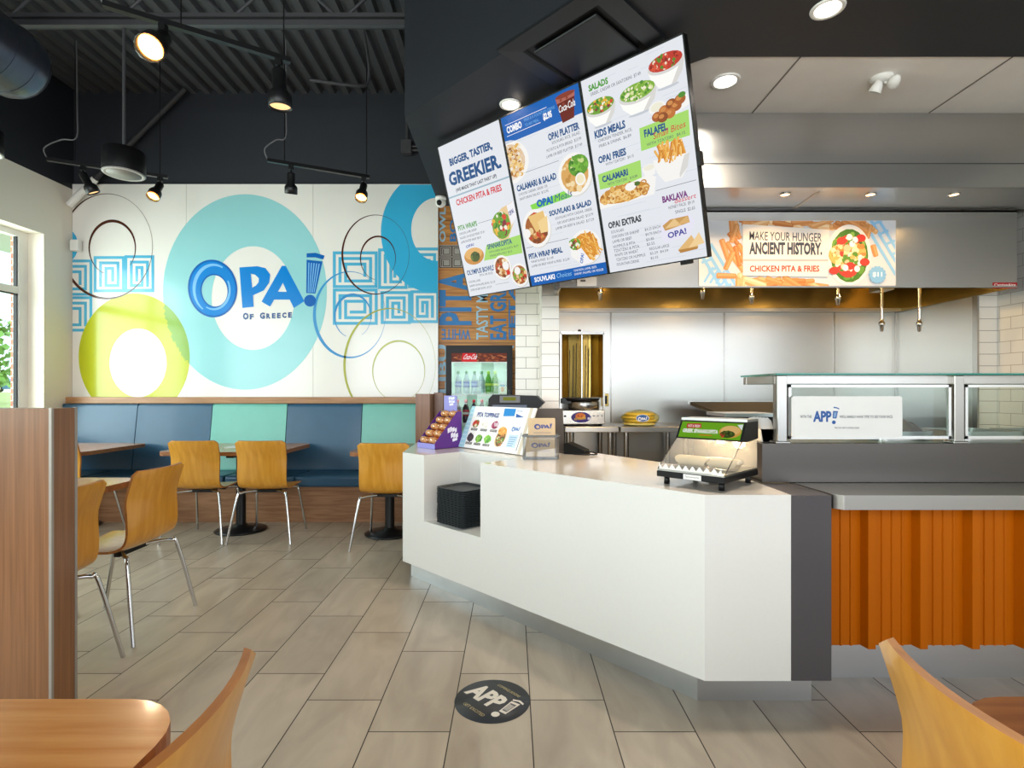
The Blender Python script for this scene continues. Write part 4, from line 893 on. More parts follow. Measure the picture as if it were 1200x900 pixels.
# left screen
t, a = screen(0, 'leftmost of the three hanging menu screens, headed by big blue GREEKIER lettering'); rn = random.Random(1)
a.rect(0, 0, 100, 177.8, W0, 0)
a.text('BIGGER, TASTIER,', 14, 26.5, 70, 10, NAVY, 2, .03); a.text('GREEKIER.', 7, 46.5, 85, 15.5, NAVY, 2, .028); a.text('(WE MADE THAT LAST PART UP)', 15, 55.5, 67, 5, INK, 2, .02)
a.rect(0, 57.2, 100, 59, lit('9fb6c4'), 2); a.text('CHICKEN PITA & FRIES', 11, 69.5, 75, 7.2, RED, 2, .02)
a.text('PITA WRAPS', 5, 98, 33, 6, GRN, 2, .02); a.rect(40, 95.5, 66, 95.9, INK, 2); lines(a, ['CHICKEN, LAMB, SHRIMP', 'FALAFEL OR VEGGIE WRAP  $7.49', 'LAMB OR BEEF WRAP  $8.49'], 5, 103.5, 42, 3.2, 5)
a.poly([(70, 122), (60, 110), (62, 98), (80, 87), (97, 84), (100, 96), (92, 108), (82, 121)], lit('e8c894'), 2, False); a.poly([(88, 86), (99, 84), (100, 100), (90, 108)], lit('f0eef2'), 2.5); a.text('OPA!', 90, 98, 8, 5, lit('3a3f8c'), 3, .02, 20)
a.food(75, 105, 14, 15, SALAD, 70, 4, .2, 9, lit)
a.poly([(46, 122), (100, 120), (98, 140), (37, 139)], LGR, 2); a.text('SPANAKOPITA', 47, 127.5, 39, 6, NAVY, 3, .02); lines(a, ['WITH GREEK SALAD & RICE  $6.29', 'SPANAKOPITA ONLY  $4.15'], 48, 132.5, 46, 2.8, 4.4)
a.ell(22, 131, 17, 10, lit('c98a3c'), 3, 24); a.ell(22, 128, 15, 7, lit('e2ad62'), 3.3, 24); a.food(24, 132, 8, 6, ['4a5a1c', '6f8430', '3a4616'], 24, 4, .3, 2, lit); a.text('OPA!', 12, 120, 14, 3.4, lit('5a5fa8'), 3, .02, 4)
a.text('OLYMPUS BOWLS', 4, 152, 47, 6.2, NAVY, 2, .02); a.text('PITA OR RICE', 25, 156, 22, 2.6, INK, 2); lines(a, ['CHICKEN, LAMB,', 'SHRIMP OR FALAFEL BOWL  $11.29', 'LAMB OR BEEF BOWL  $12.29'], 4, 162, 44, 3, 5); a.rect(48, 168.8, 70, 169.1, INK, 2)
plate(a, 64, 151, 14, 14, MEAT+['f0e0c0'], 21); a.ell(70, 150, 5, 5, PLATE, 9, 16); a.ell(72, 158, 3, 3, lit('d8281e'), 9, 10); plate(a, 88, 163, 13, 13, MEAT+['7ab03a'], 22); a.ell(86, 158, 4.5, 4.5, PLATE, 9, 16)
a.build('display', t)
# middle screen
t, a = screen(1, 'middle of the three hanging menu screens, with a blue COMBO strip and soda cup'); rn = random.Random(2)
wash(a, rn); a.rect(0, 0, 100, 26, BLU, 2); a.text('COMBO', 5, 17, 21, 7, WHT, 3, .03); a.rect(4, 8, 60, 8.5, WHT, 3); a.rect(4, 19, 50, 19.5, WHT, 3)
lines(a, ['FRIES & A FOUNTAIN DRINK', 'TO ANY MEAL'], 30, 12.5, 40, 2.8, 5, mat=lit('6fb0e4')); a.text('$2.95', 54, 19.6, 11, 7, WHT, 3, .04)
a.poly([(72, 5), (95, 4), (90, 27), (76, 28)], lit('6a1c10'), 4); a.poly([(72, 5), (95, 4), (94, 9), (73, 10)], lit('b0685a'), 5); a.ell(83.5, 4.8, 11.5, 2.2, lit('8a3a2a'), 6, 20); a.text('Coca-Cola', 73.5, 18.5, 20, 6.5, WHT, 7, .01, 3, .2)
for k in range(6): a.ell(78+k*2.4, 8+(k % 3)*4, 1.6, 1.2, lit('8e3c2c'), 6, 8)
for r_, c_ in ((22, 'f4f2ee'), (18, 'd8a860')): a.poly([(0, 42-r_)]+[(r_*math.sin(math.radians(k*15))*1.25, 45-r_*math.cos(math.radians(k*15))) for k in range(13)]+[(0, 42+r_)], lit(c_), 2, False)
r5 = random.Random(8)
for k in range(70): u, v = r5.uniform(0, 18), r5.uniform(30, 60); a.ell(u, v, r5.uniform(1, 3), r5.uniform(1, 2.4), lit(r5.choice(['c98a3c', 'e0b060', 'f0d090', 'a8702c', 'f0e8d8'])), 3+.05*k, 8)
a.text('OPA! PLATTER', 56, 39, 38, 7, NAVY, 2, .03); lines(a, ['SOUVLAKI, RICE, SALAD,', 'POTATO & PITA BREAD  $15.99', 'LAMB OR BEEF PLATTER  $17.49'], 50, 43.5, 44, 3.2, 5.4, right=94)
a.rect(0, 59.5, 64, 59.9, INK, 2)
a.text('CALAMARI & SALAD', 4, 76, 54, 6.6, NAVY, 2, .03); lines(a, ['CHOOSE CAESAR, GREEK OR', 'SANTORINI SALAD  $12.95'], 5, 81, 40, 3, 4.8)
plate(a, 80, 77, 20, 20, ['d8a45a', 'e8c080', 'c08a3c', 'f0d8a8'], 31); a.food(86, 70, 12, 10, GREEN, 40, 8, .26, 32, lit); a.ell(86, 83, 6, 6, PLATE, 12, 18); a.ell(86, 83, 4.4, 4.4, lit('f0e4c0'), 12.3, 16)
a.poly([(18, 93), (80, 88), (84, 94), (70, 97), (20, 99)], lit('86d84a'), 2, False); a.text('OPA!', 27, 97.8, 22, 8, BLU, 6, .04); a.text('Meals', 51, 97, 22, 6.5, NAVY, 6, 0, 2, .25)
a.text('SOUVLAKI & SALAD', 41, 109.8, 53, 5.6, NAVY, 2, .03); lines(a, ['SOUVLAKI WITH CAESAR, GREEK', 'OR SANTORINI SALAD  $13.79', 'LAMB OR BEEF & SALAD  $17.29'], 46, 115, 48, 3, 5, right=94)
plate(a, 21, 118, 19, 20, MEAT, 41); a.poly([(12, 104), (34, 102), (36, 116), (20, 122)], lit('e8c078'), 9, False); a.poly([(24, 112), (38, 108), (36, 124), (26, 124)], lit('f0d090'), 9.5, False); a.ell(7, 121, 5, 5, PLATE, 10, 14)
a.rect(2, 135.6, 60, 136, INK, 2); a.text('PITA WRAP MEAL', 3, 148.6, 47, 6, NAVY, 2, .03); lines(a, ['WRAP & FRIES  $11.49', 'LAMB OR BEEF WRAP & FRIES  $12.49'], 5, 153.4, 52, 3, 4.8)
plate(a, 79, 148, 19, 17, ['d98f2c', 'e8ac4a', 'f0c878'], 51, 10); a.chips(85, 148, 10, 12, 60, 8, 1.0, 4, lit, 1.0, .16); a.poly([(66, 150), (74, 148), (84, 164), (70, 166)], lit('f2f0f4'), 14); a.text('OPA!', 73, 164, 10, 4, BLU, 15, .02, 70); a.food(67, 143, 7, 6, SALAD, 30, 12, .3, 6, lit); a.ell(65, 153, 5, 4.4, PLATE, 15, 14)
a.rect(0, 166.5, 100, 177.8, BLU, 4); a.text('SOUVLAKI', 5, 174.5, 29, 5.6, WHT, 5, .03); a.text('Choices', 36, 174, 20, 5, lit('8fc4ea'), 5, 0, 0, .25); lines(a, ['CHICKEN, LAMB, BEEF,', 'SHRIMP, FALAFEL OR VEGGIE'], 60, 171, 36, 2.6, 3.8, L=5, mat=WHT)
a.build('display', t)
# right screen
t, a = screen(2, 'rightmost of the three hanging menu screens, with salad bowls and a basket of fries'); rn = random.Random(3)
wash(a, rn); a.text('SALADS', 7, 11.5, 21, 5.6, GRN, 2, .03); a.text('GREEK, CAESAR OR SANTORINI  $7.49', 8, 16, 52, 3.2, INK, 2)
bowl(a, 83, 16, 16.5, 9, TOMATO, 61, 1.4); bowl(a, 54.5, 29.5, 18.5, 9.5, ['7fae3a', 'a8c860', '4f8a2a', 'f0ead0', 'd8e0a0'], 62, 1.2); bowl(a, 16.5, 28.5, 16, 9, SALAD, 63, 1.2)
a.poly([(63, 54), (72, 47), (98, 43), (100, 52), (80, 57.5)], PLATE, 3, False); a.ell(71, 46, 8, 5, PLATE, 4, 20); a.ell(71, 45.4, 6, 3.6, lit('ece8d4'), 4.4, 16)
for k, (u, v) in enumerate(((70, 53), (77, 50), (84, 47), (88, 50), (82, 54), (75, 55), (92, 46))): a.ell(u, v, 5, 4, lit(['a85a22', 'c0702e', '8e4a1c'][k % 3]), 5+.2*k, 14); a.ell(u-1, v-1, 2.6, 1.8, lit('d08a48'), 5.1+.2*k, 10)
a.ell(94, 43, 3.4, 2.2, lit('4f8a2a'), 7, 10)
a.text('KIDS MEALS', 6, 52.5, 33, 7, NAVY, 2, .03); lines(a, ['CHICKEN TENDER, RICE,', 'FRIES & DRINK  $6.89'], 9, 57, 36, 3, 4.6)
a.poly([(52, 57), (98, 56), (97, 76), (51, 76)], LGR, 2); a.text('FALAFEL', 56, 66, 22, 6.4, NAVY, 6, .03); a.text('Small Bites', 64, 70, 30, 5.2, RED, 7, 0, 3, .2); a.text('WITH TZATZIKI   $4.15', 57, 74, 36, 2.8, INK, 3)
a.text('OPA! FRIES', 6, 75, 30, 6.6, NAVY, 2, .03); a.text('WITH TZATZIKI   $4.15', 13, 79, 30, 2.8, INK, 2)
a.poly([(3, 84), (49, 83), (48, 100), (3, 98)], LGR, 2); a.text('CALAMARI', 7, 92.6, 28, 6, NAVY, 3, .03); a.text('WITH TZATZIKI   $10.89', 12, 97, 32, 2.8, INK, 3)
a.chips(78, 86, 13, 7, 60, 4, 1.1, 5, lit, 1.57, .16); a.poly([(61, 87), (95, 89), (92, 100), (86, 107.5), (70, 107.5), (64, 99)], PLATE, 9); a.poly([(84, 107), (92, 100), (95, 89), (90, 90), (84, 104)], PLSH, 9.3, False); a.chips(78, 84, 12, 4, 22, 9.6, .9, 6, lit, 1.57, .16); a.ell(56.5, 92, 7, 3.4, PLATE, 10, 18); a.ell(56.5, 91.5, 5.4, 2.4, lit('ece8d8'), 10.3, 14); a.poly([(49.6, 92), (63.4, 92), (61, 98.5), (52, 98.5)], PLATE, 9.8)
a.poly([(-.5, 104), (56, 97), (62, 101), (58, 115), (0, 116)], PLATE, 4, False); a.food(28, 107, 27, 8, FRIED, 110, 5, .3, 71, lit)
r6 = random.Random(12)
for k in range(22): a.loop(r6.uniform(4, 52), r6.uniform(101, 113), 3.2, 2.5, 1.4, 1.0, 0, lit(r6.choice(['e8b868', 'c98a3c', 'f0cc88'])), 12+.2*k, 0, 360, 12)
a.ell(36, 103, 6, 3.6, PLATE, 17, 16); a.ell(43, 102, 3, 2, lit('4a6a24'), 17.5, 10)
a.rect(60, 112.3, 98, 112.7, INK, 2); a.text('BAKLAVA', 65, 124.6, 24, 5.8, PUR, 3, .03); a.text('dessert', 76, 127.6, 20, 4, RED, 4, 0, 2, .2); lines(a, ['HONEY PACK  $9.19', 'SINGLE  $2.65'], 70, 131.6, 24, 3.2, 5, right=94)
a.text('OPA! EXTRAS', 6, 136, 36, 6.4, lit('3c4048'), 2, .03); lines(a, ['SOUVLAKI', 'CHICKEN OR SHRIMP', 'LAMB OR BEEF'], 8, 141, 30, 2.8, 4.6); lines(a, ['$4.25 EACH', '$4.75 EACH'], 44, 145.6, 16, 2.8, 4.6); lines(a, ['HUMMUS & PITA', 'TZATZIKI & PITA', 'WHITE OR WHEAT'], 8, 155, 28, 2.8, 4.2); lines(a, ['$3.85', '$3.55'], 44, 155, 8, 2.8, 4.2); lines(a, ['TZATZIKI OR HUMMUS', 'FOUNTAIN DRINK'], 9, 168, 32, 2.8, 4.6); lines(a, ['REGULAR LARGE', '$2.29  $4.59', '$2.55'], 46, 163.6, 20, 2.6, 4.4)
a.poly([(57, 146), (66, 140), (88, 138), (93, 146), (86, 158), (62, 159)], lit('e6e4f2'), 3, False); a.poly([(62, 144), (70, 140), (87, 140), (88, 146), (64, 149)], lit('c99a5a'), 4, False); a.poly([(64, 147), (74, 140), (80, 147)], lit('e8c48a'), 5); a.poly([(76, 146), (86, 140), (88, 146)], lit('dbb070'), 5.2); a.text('OPA!', 66, 156.5, 18, 5.5, lit('4a4a9c'), 5, .02, 4)
a.poly([(74, 168), (88, 157), (93, 168)], lit('e2b878'), 6); a.poly([(84, 168), (95, 156), (99, 166)], lit('f0cf98'), 6.5); a.poly([(74, 168), (93, 168), (92, 170), (76, 171)], lit('b98544'), 6.2)
a.build('display', t)
t = thing('screen_mount', 'black ceiling mount holding the hanging menu screens', 'screen mount', (.333, 3.423, 2.548))
b = B(); d = Vector((.7473, -.6645, 0))
for k in (-.6, .0, .6): b.tube([d*k, d*k+Vector((0, 0, ZS-2.548-.001))], .018, BLACKM, 8)
b.tube([d*-.75, d*.75], .02, BLACKM, 8); b.build('mount_frame', t)

# ================================================================== SOFFIT FITTINGS
t = thing('air_conditioner', 'black square ceiling air cassette above the menu screens', 'air conditioner', (.395, 2.785, ZS), -math.pi/4)
b = B(); o = [(-.335, -.335), (.335, -.335), (.335, .335), (-.335, .335)]; i_ = [(-.24, -.24), (.24, -.24), (.24, .24), (-.24, .24)]
vs = [(x, y, -.001) for x, y in o]+[(x, y, -.018) for x, y in o]+[(x, y, -.022) for x, y in i_]+[(x*.96, y*.96, -.008) for x, y in i_]
f = lambda u, v: [(u*4+k, u*4+(k+1) % 4, v*4+(k+1) % 4, v*4+k) for k in range(4)]
ACM = pm('cassette_grey', '15171a', .45); b.add(vs, f(0, 1)+f(1, 2)+f(2, 3), ACM); b.add(vs, [(12, 13, 14, 15)], BLACK); b.build('frame', t)
b = B(); b.box((-.20, -.20, -.03), (.20, .20, -.015), ACM); b.build('centre_grille', t, .012, 2)
def downlight(label, x, y, z, r, col, es, power, grp, rim=None, spread=150):
    t = thing('downlight', label, 'downlight', (x, y, z), 0, grp)
    b = B(); b.lathe([(r*.82, -.003), (r*.9, -.008), (r*1.08, -.006), (r*1.12, 0), (r*.82, 0)], rim or WHITEP, 28); b.build('trim_ring', t)
    b = B(); b.lathe([(0, -.004), (r*.82, -.004), (r*.82, -.001), (0, -.001)], lit(col, es), 28); b.build('diffuser', t)
    l = bpy.data.lights.new('downlight_lamp', 'AREA'); l.shape = 'DISK'; l.size = r*1.6; l.energy = power; l.color = lin(col)[:3]; l.spread = math.radians(spread)
    o = bpy.data.objects.new('downlight_lamp', l); COL.objects.link(o); o.location = (x, y, z-.012); return t
G = 'recessed ceiling downlights'
downlight('recessed downlight in the dark ceiling left of the menu screens', -.01, 3.33, ZS, .062, 'fff0dc', 6, 14, G)
downlight('recessed downlight in the dark ceiling at the top edge, right of the menu screens', 1.48, 2.5, ZS, .068, 'fff0dc', 6, 22, G)
downlight('recessed downlight in the white ceiling beside the right menu screen', 1.236, 3.09, ZS+.004, .075, 'fff6ea', 6, 15, G)
G = 'small warm lights under the hood soffit'
for x, lb in ((1.20, 'small warm soffit light just right of the menu screens'), (1.823, 'small warm soffit light above the wrap paper of the banner'), (2.392, 'small warm soffit light above the right end of the banner'), (2.95, 'small warm soffit light farthest right over the bare hood')):
    downlight(lb, x, 3.56, 2.594, .032, 'ffd08a', 9, 3.5, G, CHROME, 140)
t = thing('emergency_light', 'white twin-head emergency light on the white ceiling', 'emergency light', (2.12, 3.06, ZS+.005)); t.scale = (.78, .78, .78)
b = B(); b.lathe([(0, -.035), (.05, -.03), (.075, -.012), (.078, 0), (0, 0)], WHITEP, 24); b.build('base', t)
for dx, dz, dy, rx, rz in ((-.055, -.085, -.03, .5, .5), (.055, -.055, -.06, 1.35, -.2)):
    b = B(); b.tube([(dx*.4, 0, -.03), (dx*.8, dy*.3, -.045), (dx, dy*.5, dz+.02)], .012, WHITEP, 8); b.M = Matrix.Translation((dx, dy, dz)) @ Matrix.Rotation(rz, 4, 'Z') @ Matrix.Rotation(rx, 4, 'X')
    b.lathe([(0, .045), (.02, .04), (.034, .01), (.043, -.03), (.04, -.036)], WHITEP, 20); h = b.build('lamp_head', t)
    c = B(); c.M = b.M; c.lathe([(.0, -.03), (.02, -.032), (.04, -.0355), (.0, -.0355)], CHROME, 20); c.build('lens', h)
t = thing('security_camera', 'small white dome camera with dark lens left of the menu screens', 'camera', (-.655, 4.9, ZS-.001))
b = B(); b.lathe([(0, -.004), (.05, -.004), (.05, -.02), (.045, -.035), (0, -.035)][::-1], WHITEP, 20); b.blob((0, 0, -.055), (.048, .048, .045), WHITEP, 16); b.build('housing', t)
b = B(); b.blob((-.008, -.032, -.065), (.026, .026, .026), BLACK, 14); b.build('lens', t)

# ================================================================== TRACK LIGHTS, PENDANTS, DUCT
LH = 1.27+2.1
def track(label, p0, p1, heads, wires, z=LH):
    t = thing('track_light', label, 'track light', (p0[0], p0[1], z), 0, 'suspended track lights'); d = Vector((p1[0]-p0[0], p1[1]-p0[1], 0)); L = d.length; u = d.normalized(); n = Vector((-u.y, u.x, 0))
    b = B(); A = [n*.018, u*L+n*.018, u*L-n*.018, -n*.018]
    b.add([p+Vector((0, 0, h)) for h in (-.012, .018) for p in A], [(3, 2, 1, 0), (4, 5, 6, 7), (0, 1, 5, 4), (1, 2, 6, 5), (2, 3, 7, 6), (3, 0, 4, 7)], BLACKM); b.build('track', t)
    for s in wires: b = B(); b.tube([u*(L*s)+Vector((0, 0, .018)), u*(L*s)+Vector((0, 0, ZC-z))], .0045, BLACKM, 6); b.build('suspension_wire', t)
    b = B(); s = wires[0]; b.tube(smooth_path([u*.01, u*-.02+Vector((0, 0, .10)), u*(L*s*.5)+Vector((0, 0, .2)), u*(L*s)+Vector((.01, 0, .24)), u*(L*s)+Vector((.01, .01, .5)), u*(L*s)+Vector((.01, 0, ZC-z))], 5), .006, GREYP, 6); b.build('power_cord', t)
    for s, aim, on, big in heads:
        o = u*(L*s); k = 1.25 if big else 1
        b = B(); b.box((o.x-.018, o.y-.018, -.05), (o.x+.018, o.y+.018, -.012), BLACKM); b.tube([o+Vector((0, 0, -.05)), o+Vector((0, 0, -.085))], .011, BLACKM, 8)
        q = Vector(aim).normalized().to_track_quat('Z', 'Y').to_matrix().to_4x4(); M = Matrix.Translation(o+Vector((0, 0, -.085))) @ q @ Matrix.Scale(k, 4); b.M = M
        b.lathe([(0, -.01), (.03, -.01), (.034, 0), (.034, .09), (.05, .105), (.056, .12), (.056, .175), (.052, .178), (.05, .165)], BLACKM, 22); h = b.build('lamp_head', t)
        c = B(); c.M = M; c.lathe([(0, .166), (.03, .167), (.05, .165), (.03, .163), (0, .163)], lit('ffdca0', 14) if on else lit('ffcf90', 1.5), 20); c.build('lens', h)
        if on:
            e = B(); e.M = M; e.lathe([(.051, .168), (.052, .190), (.058, .190), (.057, .168)], glass('lamp_rim', 'ffe0b0', .1), 20); e.build('glass_rim', h)
            l = bpy.data.lights.new('track_lamp', 'SPOT'); l.energy = 28; l.color = (1, .76, .46); l.spot_size = math.radians(100); l.spot_blend = .6; l.shadow_soft_size = .04
            g = bpy.data.objects.new('track_lamp', l); COL.objects.link(g); g.location = Vector((p0[0], p0[1], z))+o+Vector((0, 0, -.085))+Vector(aim).normalized()*.2*k; g.rotation_euler = Vector(aim).to_track_quat('-Z', 'Y').to_euler()
k = 2.1
track('track light hung highest over the floor, with a glowing lamp facing out', (-1.055*k, 1.3736*k), (-.670*k, 1.611*k), [(.29, (.15, -.75, -.75), True, True), (.93, (.02, .05, -1), False, True)], [.38, .96])
track('track light hung at the window side, left of the mural logo', (-1.996*k, 2.289*k), (-1.6*k, 2.48*k), [(.28, (.35, .3, -.9), False, False), (.93, (0, -.55, -.8), True, False)], [.22, .93])
track('track light hung in front of the blue end of the mural', (-1.055*k, 2.298*k), (-.663*k, 2.48*k), [(.22, (-.12, .3, -.95), False, False), (.94, (0, -.5, -.85), True, False)], [.16, .97])
def speaker(label, x, y, z, top):
    t = thing('pendant_speaker', label, 'speaker', (x, y, z), 0, 'black drum pendant speakers')
    b = B(); b.lathe([(.135, 0), (.138, .01), (.136, .17), (.125, .18), (0, .18)], BLACK, 32); b.build('drum', t)
    b = B(); b.lathe([(0, .004), (.11, .004), (.112, -.001), (.13, -.003), (.138, .004), (.13, .01), (0, .01)], ink('b4b0aa'), 32); b.lathe([(0, -.001), (.112, -.001), (.112, .0), (0, .0)], pm('speaker_mesh', '8a8680', .6, .3, var=.3, scale=200), 32); b.build('grille', t)
    b = B(); b.tube([(0, 0, .18), (0, 0, top-z)], .011, DECK, 8); b.build('hanging_rod', t)
speaker('black drum speaker hanging on a rod before the mural', -2.91, 4.0, 2.905, 4.0)
speaker('black drum speaker at the left picture edge near the window wall', -3.90, 3.9, 3.03, ZC)
t = thing('air_duct', 'dark round spiral air duct ending above the dining tables at the left', 'duct', (-3.60, 3.9, 3.645))
DUCT = pm('duct_metal', '5c606c', .30, .85, var=.15, scale=5, stretch=(1, 6, 1)); b = B()
b.tube([(0, -6.2, 0), (0, -.10, 0)], .25, DUCT, 40); b.tube([(0, -.10, 0), (0, -.03, 0), (0, .02, 0), (0, .05, 0)], [.25, .245, .22, .16], DUCT, 40); b.build('tube', t)
b = B()
for y in [-.12-.16*k for k in range(12)]: b.tube([(0, y-.008, 0), (0, y+.008, 0)], .2535, DUCT, 40)
b.build('seam_ring', t)
for y in (-.6, -2.6): b = B(); b.tube([(.2, y, .15), (.2, y, .84)], .006, DECK, 6); b.build('hanger', t)
t = thing('conduit', 'thin dark conduit bending along the roof deck beside the front track light', 'conduit', (-1.3, 4.6, 0))
b = B(); b.tube(smooth_path([(.0, 0, 4.48), (.05, .02, 4.2), (.06, 0, 3.95), (-.02, -.1, 3.86), (-.35, -.25, 3.82)], 5), .012, DECK, 8); b.build('pipe', t)
t = thing('conduit', 'dark conduit dropping to a junction box beside the bulkhead', 'conduit', (-1.12, 5.7, 0))
b = B(); b.tube([(0, 0, 4.48), (0, 0, 3.95)], .018, DECK, 8); b.tube([(.04, .0, 3.86), (.4, 0, 3.86)], .014, DECK, 8); b.tube([(.04, 0, 3.9), (.4, 0, 3.9)], .014, DECK, 8); b.build('pipe', t)
b = B(); b.box((-.06, -.04, 3.82), (.05, .04, 3.96), DECK); b.build('junction_box', t, .004, 1)
t = thing('wall_brace', 'diagonal brace across the window corner, dark above and white below', 'brace', (-4.62, 5.66, 3.34))
b = B(); e0, e1 = Vector((0, 0, 0)), Vector((1.15, 0, 1.15)); m_ = e0+(e1-e0)*.17
b.tube([e0-Vector((.08, 0, .08)), m_], .036, WHITEP, 10); b.tube([m_, e1], .027, DARKCEIL, 10); b.build('strut', t)
t = thing('motion_sensor', 'small white motion sensor in the corner by the mural', 'sensor', (-4.66, 5.70, 2.84))
b = B(); b.box((-.05, -.03, -.06), (.045, .035, .06), WHITEP); b.build('case', t, .012, 3)

# ================================================================== DRINKS COOLER
cl = thing('drinks_cooler', 'black glass door drinks cooler with red soda header by the wood wall', 'cooler', (-.32, 5.2, 0))
COOLIN = pm('cooler_liner', 'cfe0d6', .4)
b = B(); w = .325
b.box((-w, .02, 0), (-w+.03, .56, 1.73), BLACK); b.box((w-.03, .02, 0), (w, .56, 1.73), BLACK); b.box((-w, .02, 1.66), (w, .56, 1.73), BLACK); b.box((-w, .54, 0), (w, .56, 1.73), BLACK); b.box((-w, .02, 0), (w, .56, .14), BLACK); b.build('cabinet', cl)
b = B(); b.box((-w+.03, .525, .14), (w-.03, .54, 1.66), COOLIN); b.box((-w+.03, .05, .14), (-w+.036, .54, 1.66), COOLIN); b.box((w-.036, .05, .14), (w-.03, .54, 1.66), COOLIN); b.box((-w+.03, .05, 1.65), (w-.03, .54, 1.66), COOLIN); b.build('liner', cl)
d = B(); d.box((-w, 0, .10), (-w+.055, .02, 1.73), BLACK); d.box((w-.055, 0, .10), (w, .02, 1.73), BLACK); d.box((-w+.055, 0, 1.655), (w-.055, .02, 1.73), BLACK); d.box((-w+.055, 0, .10), (w-.055, .02, .16), BLACK); dr = d.build('door', cl)
b = B(); b.box((-w+.055, .008, .16), (w-.055, .013, 1.565), GLASSM); b.build('door_glass', dr)
b = B(); b.tube([(w-.03, -.03, .7), (w-.03, -.03, 1.3)], .01, BLACKM, 8); b.box((w-.04, -.03, .72), (w-.02, .0, .74), BLACKM); b.box((w-.04, -.03, 1.26), (w-.02, .0, 1.28), BLACKM); b.build('handle', dr)
a = Art((-w+.055, .006, 1.655), ((2*w-.11)/100, 0, 0), (0, 0, -.001), (0, -1, 0))
a.rect(0, 0, 100, 90, lit('6e2a12', .8), 0); r7 = random.Random(6)
for i in range(90): a.ell(r7.uniform(2, 98), r7.uniform(12, 84), r7.uniform(2, 5), r7.uniform(4, 12), lit(r7.choice(['8e3c18', 'b05a28', '5a1c0c', 'c47a48', '96482a']), .8), .5+i*.02, 8)
a.poly([(20, -14), (44, -10), (46, 84), (18, 84)], lit('d8121c', .9), 4); a.text('Coca-Cola', 20, 62, 24, 52, lit('f8f8f8', .9), 5, .01, 0, .1); a.rect(0, 86, 100, 92, lit('f0f4ee', .9), 5); a.build('header_panel', dr)
for z in (.55, .96, 1.245):
    b = B()
    for i in range(12): yy = .07+i*.038; b.tube([(-w+.036, yy, z), (w-.036, yy, z)], .003, WHITEP, 5)
    b.box((-w+.036, .05, z-.012), (w-.036, .058, z+.012), WHITEP); b.build('shelf', cl)
b = B(); b.tube([(-.22, .09, 1.63), (.22, .09, 1.63)], .012, lit('eafff2', 9), 8); b.build('lamp_tube', cl)
l = bpy.data.lights.new('cooler_lamp', 'AREA'); l.shape = 'RECTANGLE'; l.size = .5; l.size_y = .2; l.energy = 2.2; l.color = (.86, 1, .92); o = bpy.data.objects.new('cooler_lamp', l); COL.objects.link(o); o.location = (-.32, 5.36, 1.62)
l = bpy.data.lights.new('cooler_lamp', 'AREA'); l.shape = 'RECTANGLE'; l.size = .5; l.size_y = .1; l.energy = .8; l.color = (.86, 1, .92); o = bpy.data.objects.new('cooler_lamp', l); COL.objects.link(o); o.location = (-.32, 5.3, 1.225)
CLEARB = pm('clear_bottle', 'cfe6ee', .08, var=.02, trans=.6, coat=.3); GREENB = pm('green_bottle', '6fbf3a', .1, var=.02, trans=.45); COLAB = pm('cola_bottle', '2a0f0a', .08, var=.02, coat=.4)
def bottle(label, x, y, z, body, cap, lab, grp, band=None):
    t = thing('drink_bottle', label, 'bottle', (x, y, z), 0, grp)
    b = B(); b.lathe([(.0, .003), (.026, 0), (.032, .008), (.032, .06), (.030, .075), (.032, .09), (.032, .14), (.027, .165), (.014, .195), (.012, .215), (0, .215)], body, 16); b.build('bottle_body', t)
    b = B(); b.lathe([(.0125, .205), (.0145, .206), (.0145, .232), (.013, .235), (0, .235)], cap, 14); b.build('cap', t)
    b = B(); b.lathe([(.0325, .072), (.0328, .073), (.0328, .132), (.0325, .133)], lab, 16)
    if band: b.lathe([(.0330, .09), (.0330, .112)], band, 16)
    b.build('label', t); return t
GC = ink('2f8a4a'); G1 = 'soft drink bottles on the upper cooler shelf'; G2 = 'dark soda bottles on the lower cooler shelf'
b0 = bottle('clear water bottle with blue label, at the left end of the upper cooler shelf', -.537, 5.33, 1.249, CLEARB, GC, ink('3a62b4'), G1, ink('8fb0e0'))
for i, (x, lb) in enumerate(((-.455, 'clear bottle second from the left end of the upper cooler shelf'), (-.375, 'clear bottle third from the left end of the upper cooler shelf'))): dup(b0, (x, 5.33, 1.249), None, lb)
bottle('clear bottle with pale label, beside the green bottles in the cooler', -.305, 5.33, 1.249, CLEARB, GC, ink('b8c8d0'), G1)
g0 = bottle('green lime soda bottle with yellow cap beside the clear bottles in the cooler', -.235, 5.33, 1.249, GREENB, ink('b8d83a'), ink('4f9a2a'), G1, ink('d8e84a')); dup(g0, (-.168, 5.34, 1.249), None, 'green lime soda bottle with yellow cap nearest the juice boxes in the cooler')
def juice(label, x):
    t = thing('juice_carton', label, 'juice carton', (x, 5.33, 1.249), 0, 'juice cartons on the upper cooler shelf')
    b = B(); b.box((-.028, -.02, 0), (.028, .02, .105), ink('f0e4c0')); b.build('carton_box', t, .003, 1)
    b = B(); b.prism([(-.028, .105), (.028, .105), (.02, .125), (-.02, .125)], -.018, .018, ink('e8eef0'), ax=1); b.build('carton_top', t)
    a = Art((-.028, -.0205, .105), (.00056, 0, 0), (0, 0, -.00105), (0, -1, 0)); a.ell(50, 50, 26, 24, ink('e8962a'), 1, 16); a.rect(5, 5, 95, 22, ink('6fb0d8'), 1); a.build('print', t)
juice('juice carton beside the green bottles in the cooler', -.095); juice('juice carton at the right end of the upper cooler shelf', -.032)
r0 = bottle('dark soda bottle at the left end of the lower cooler shelf', -.54, 5.32, .964, COLAB, ink('b0141c'), ink('a8161c'), G2, ink('e8e0dc'))
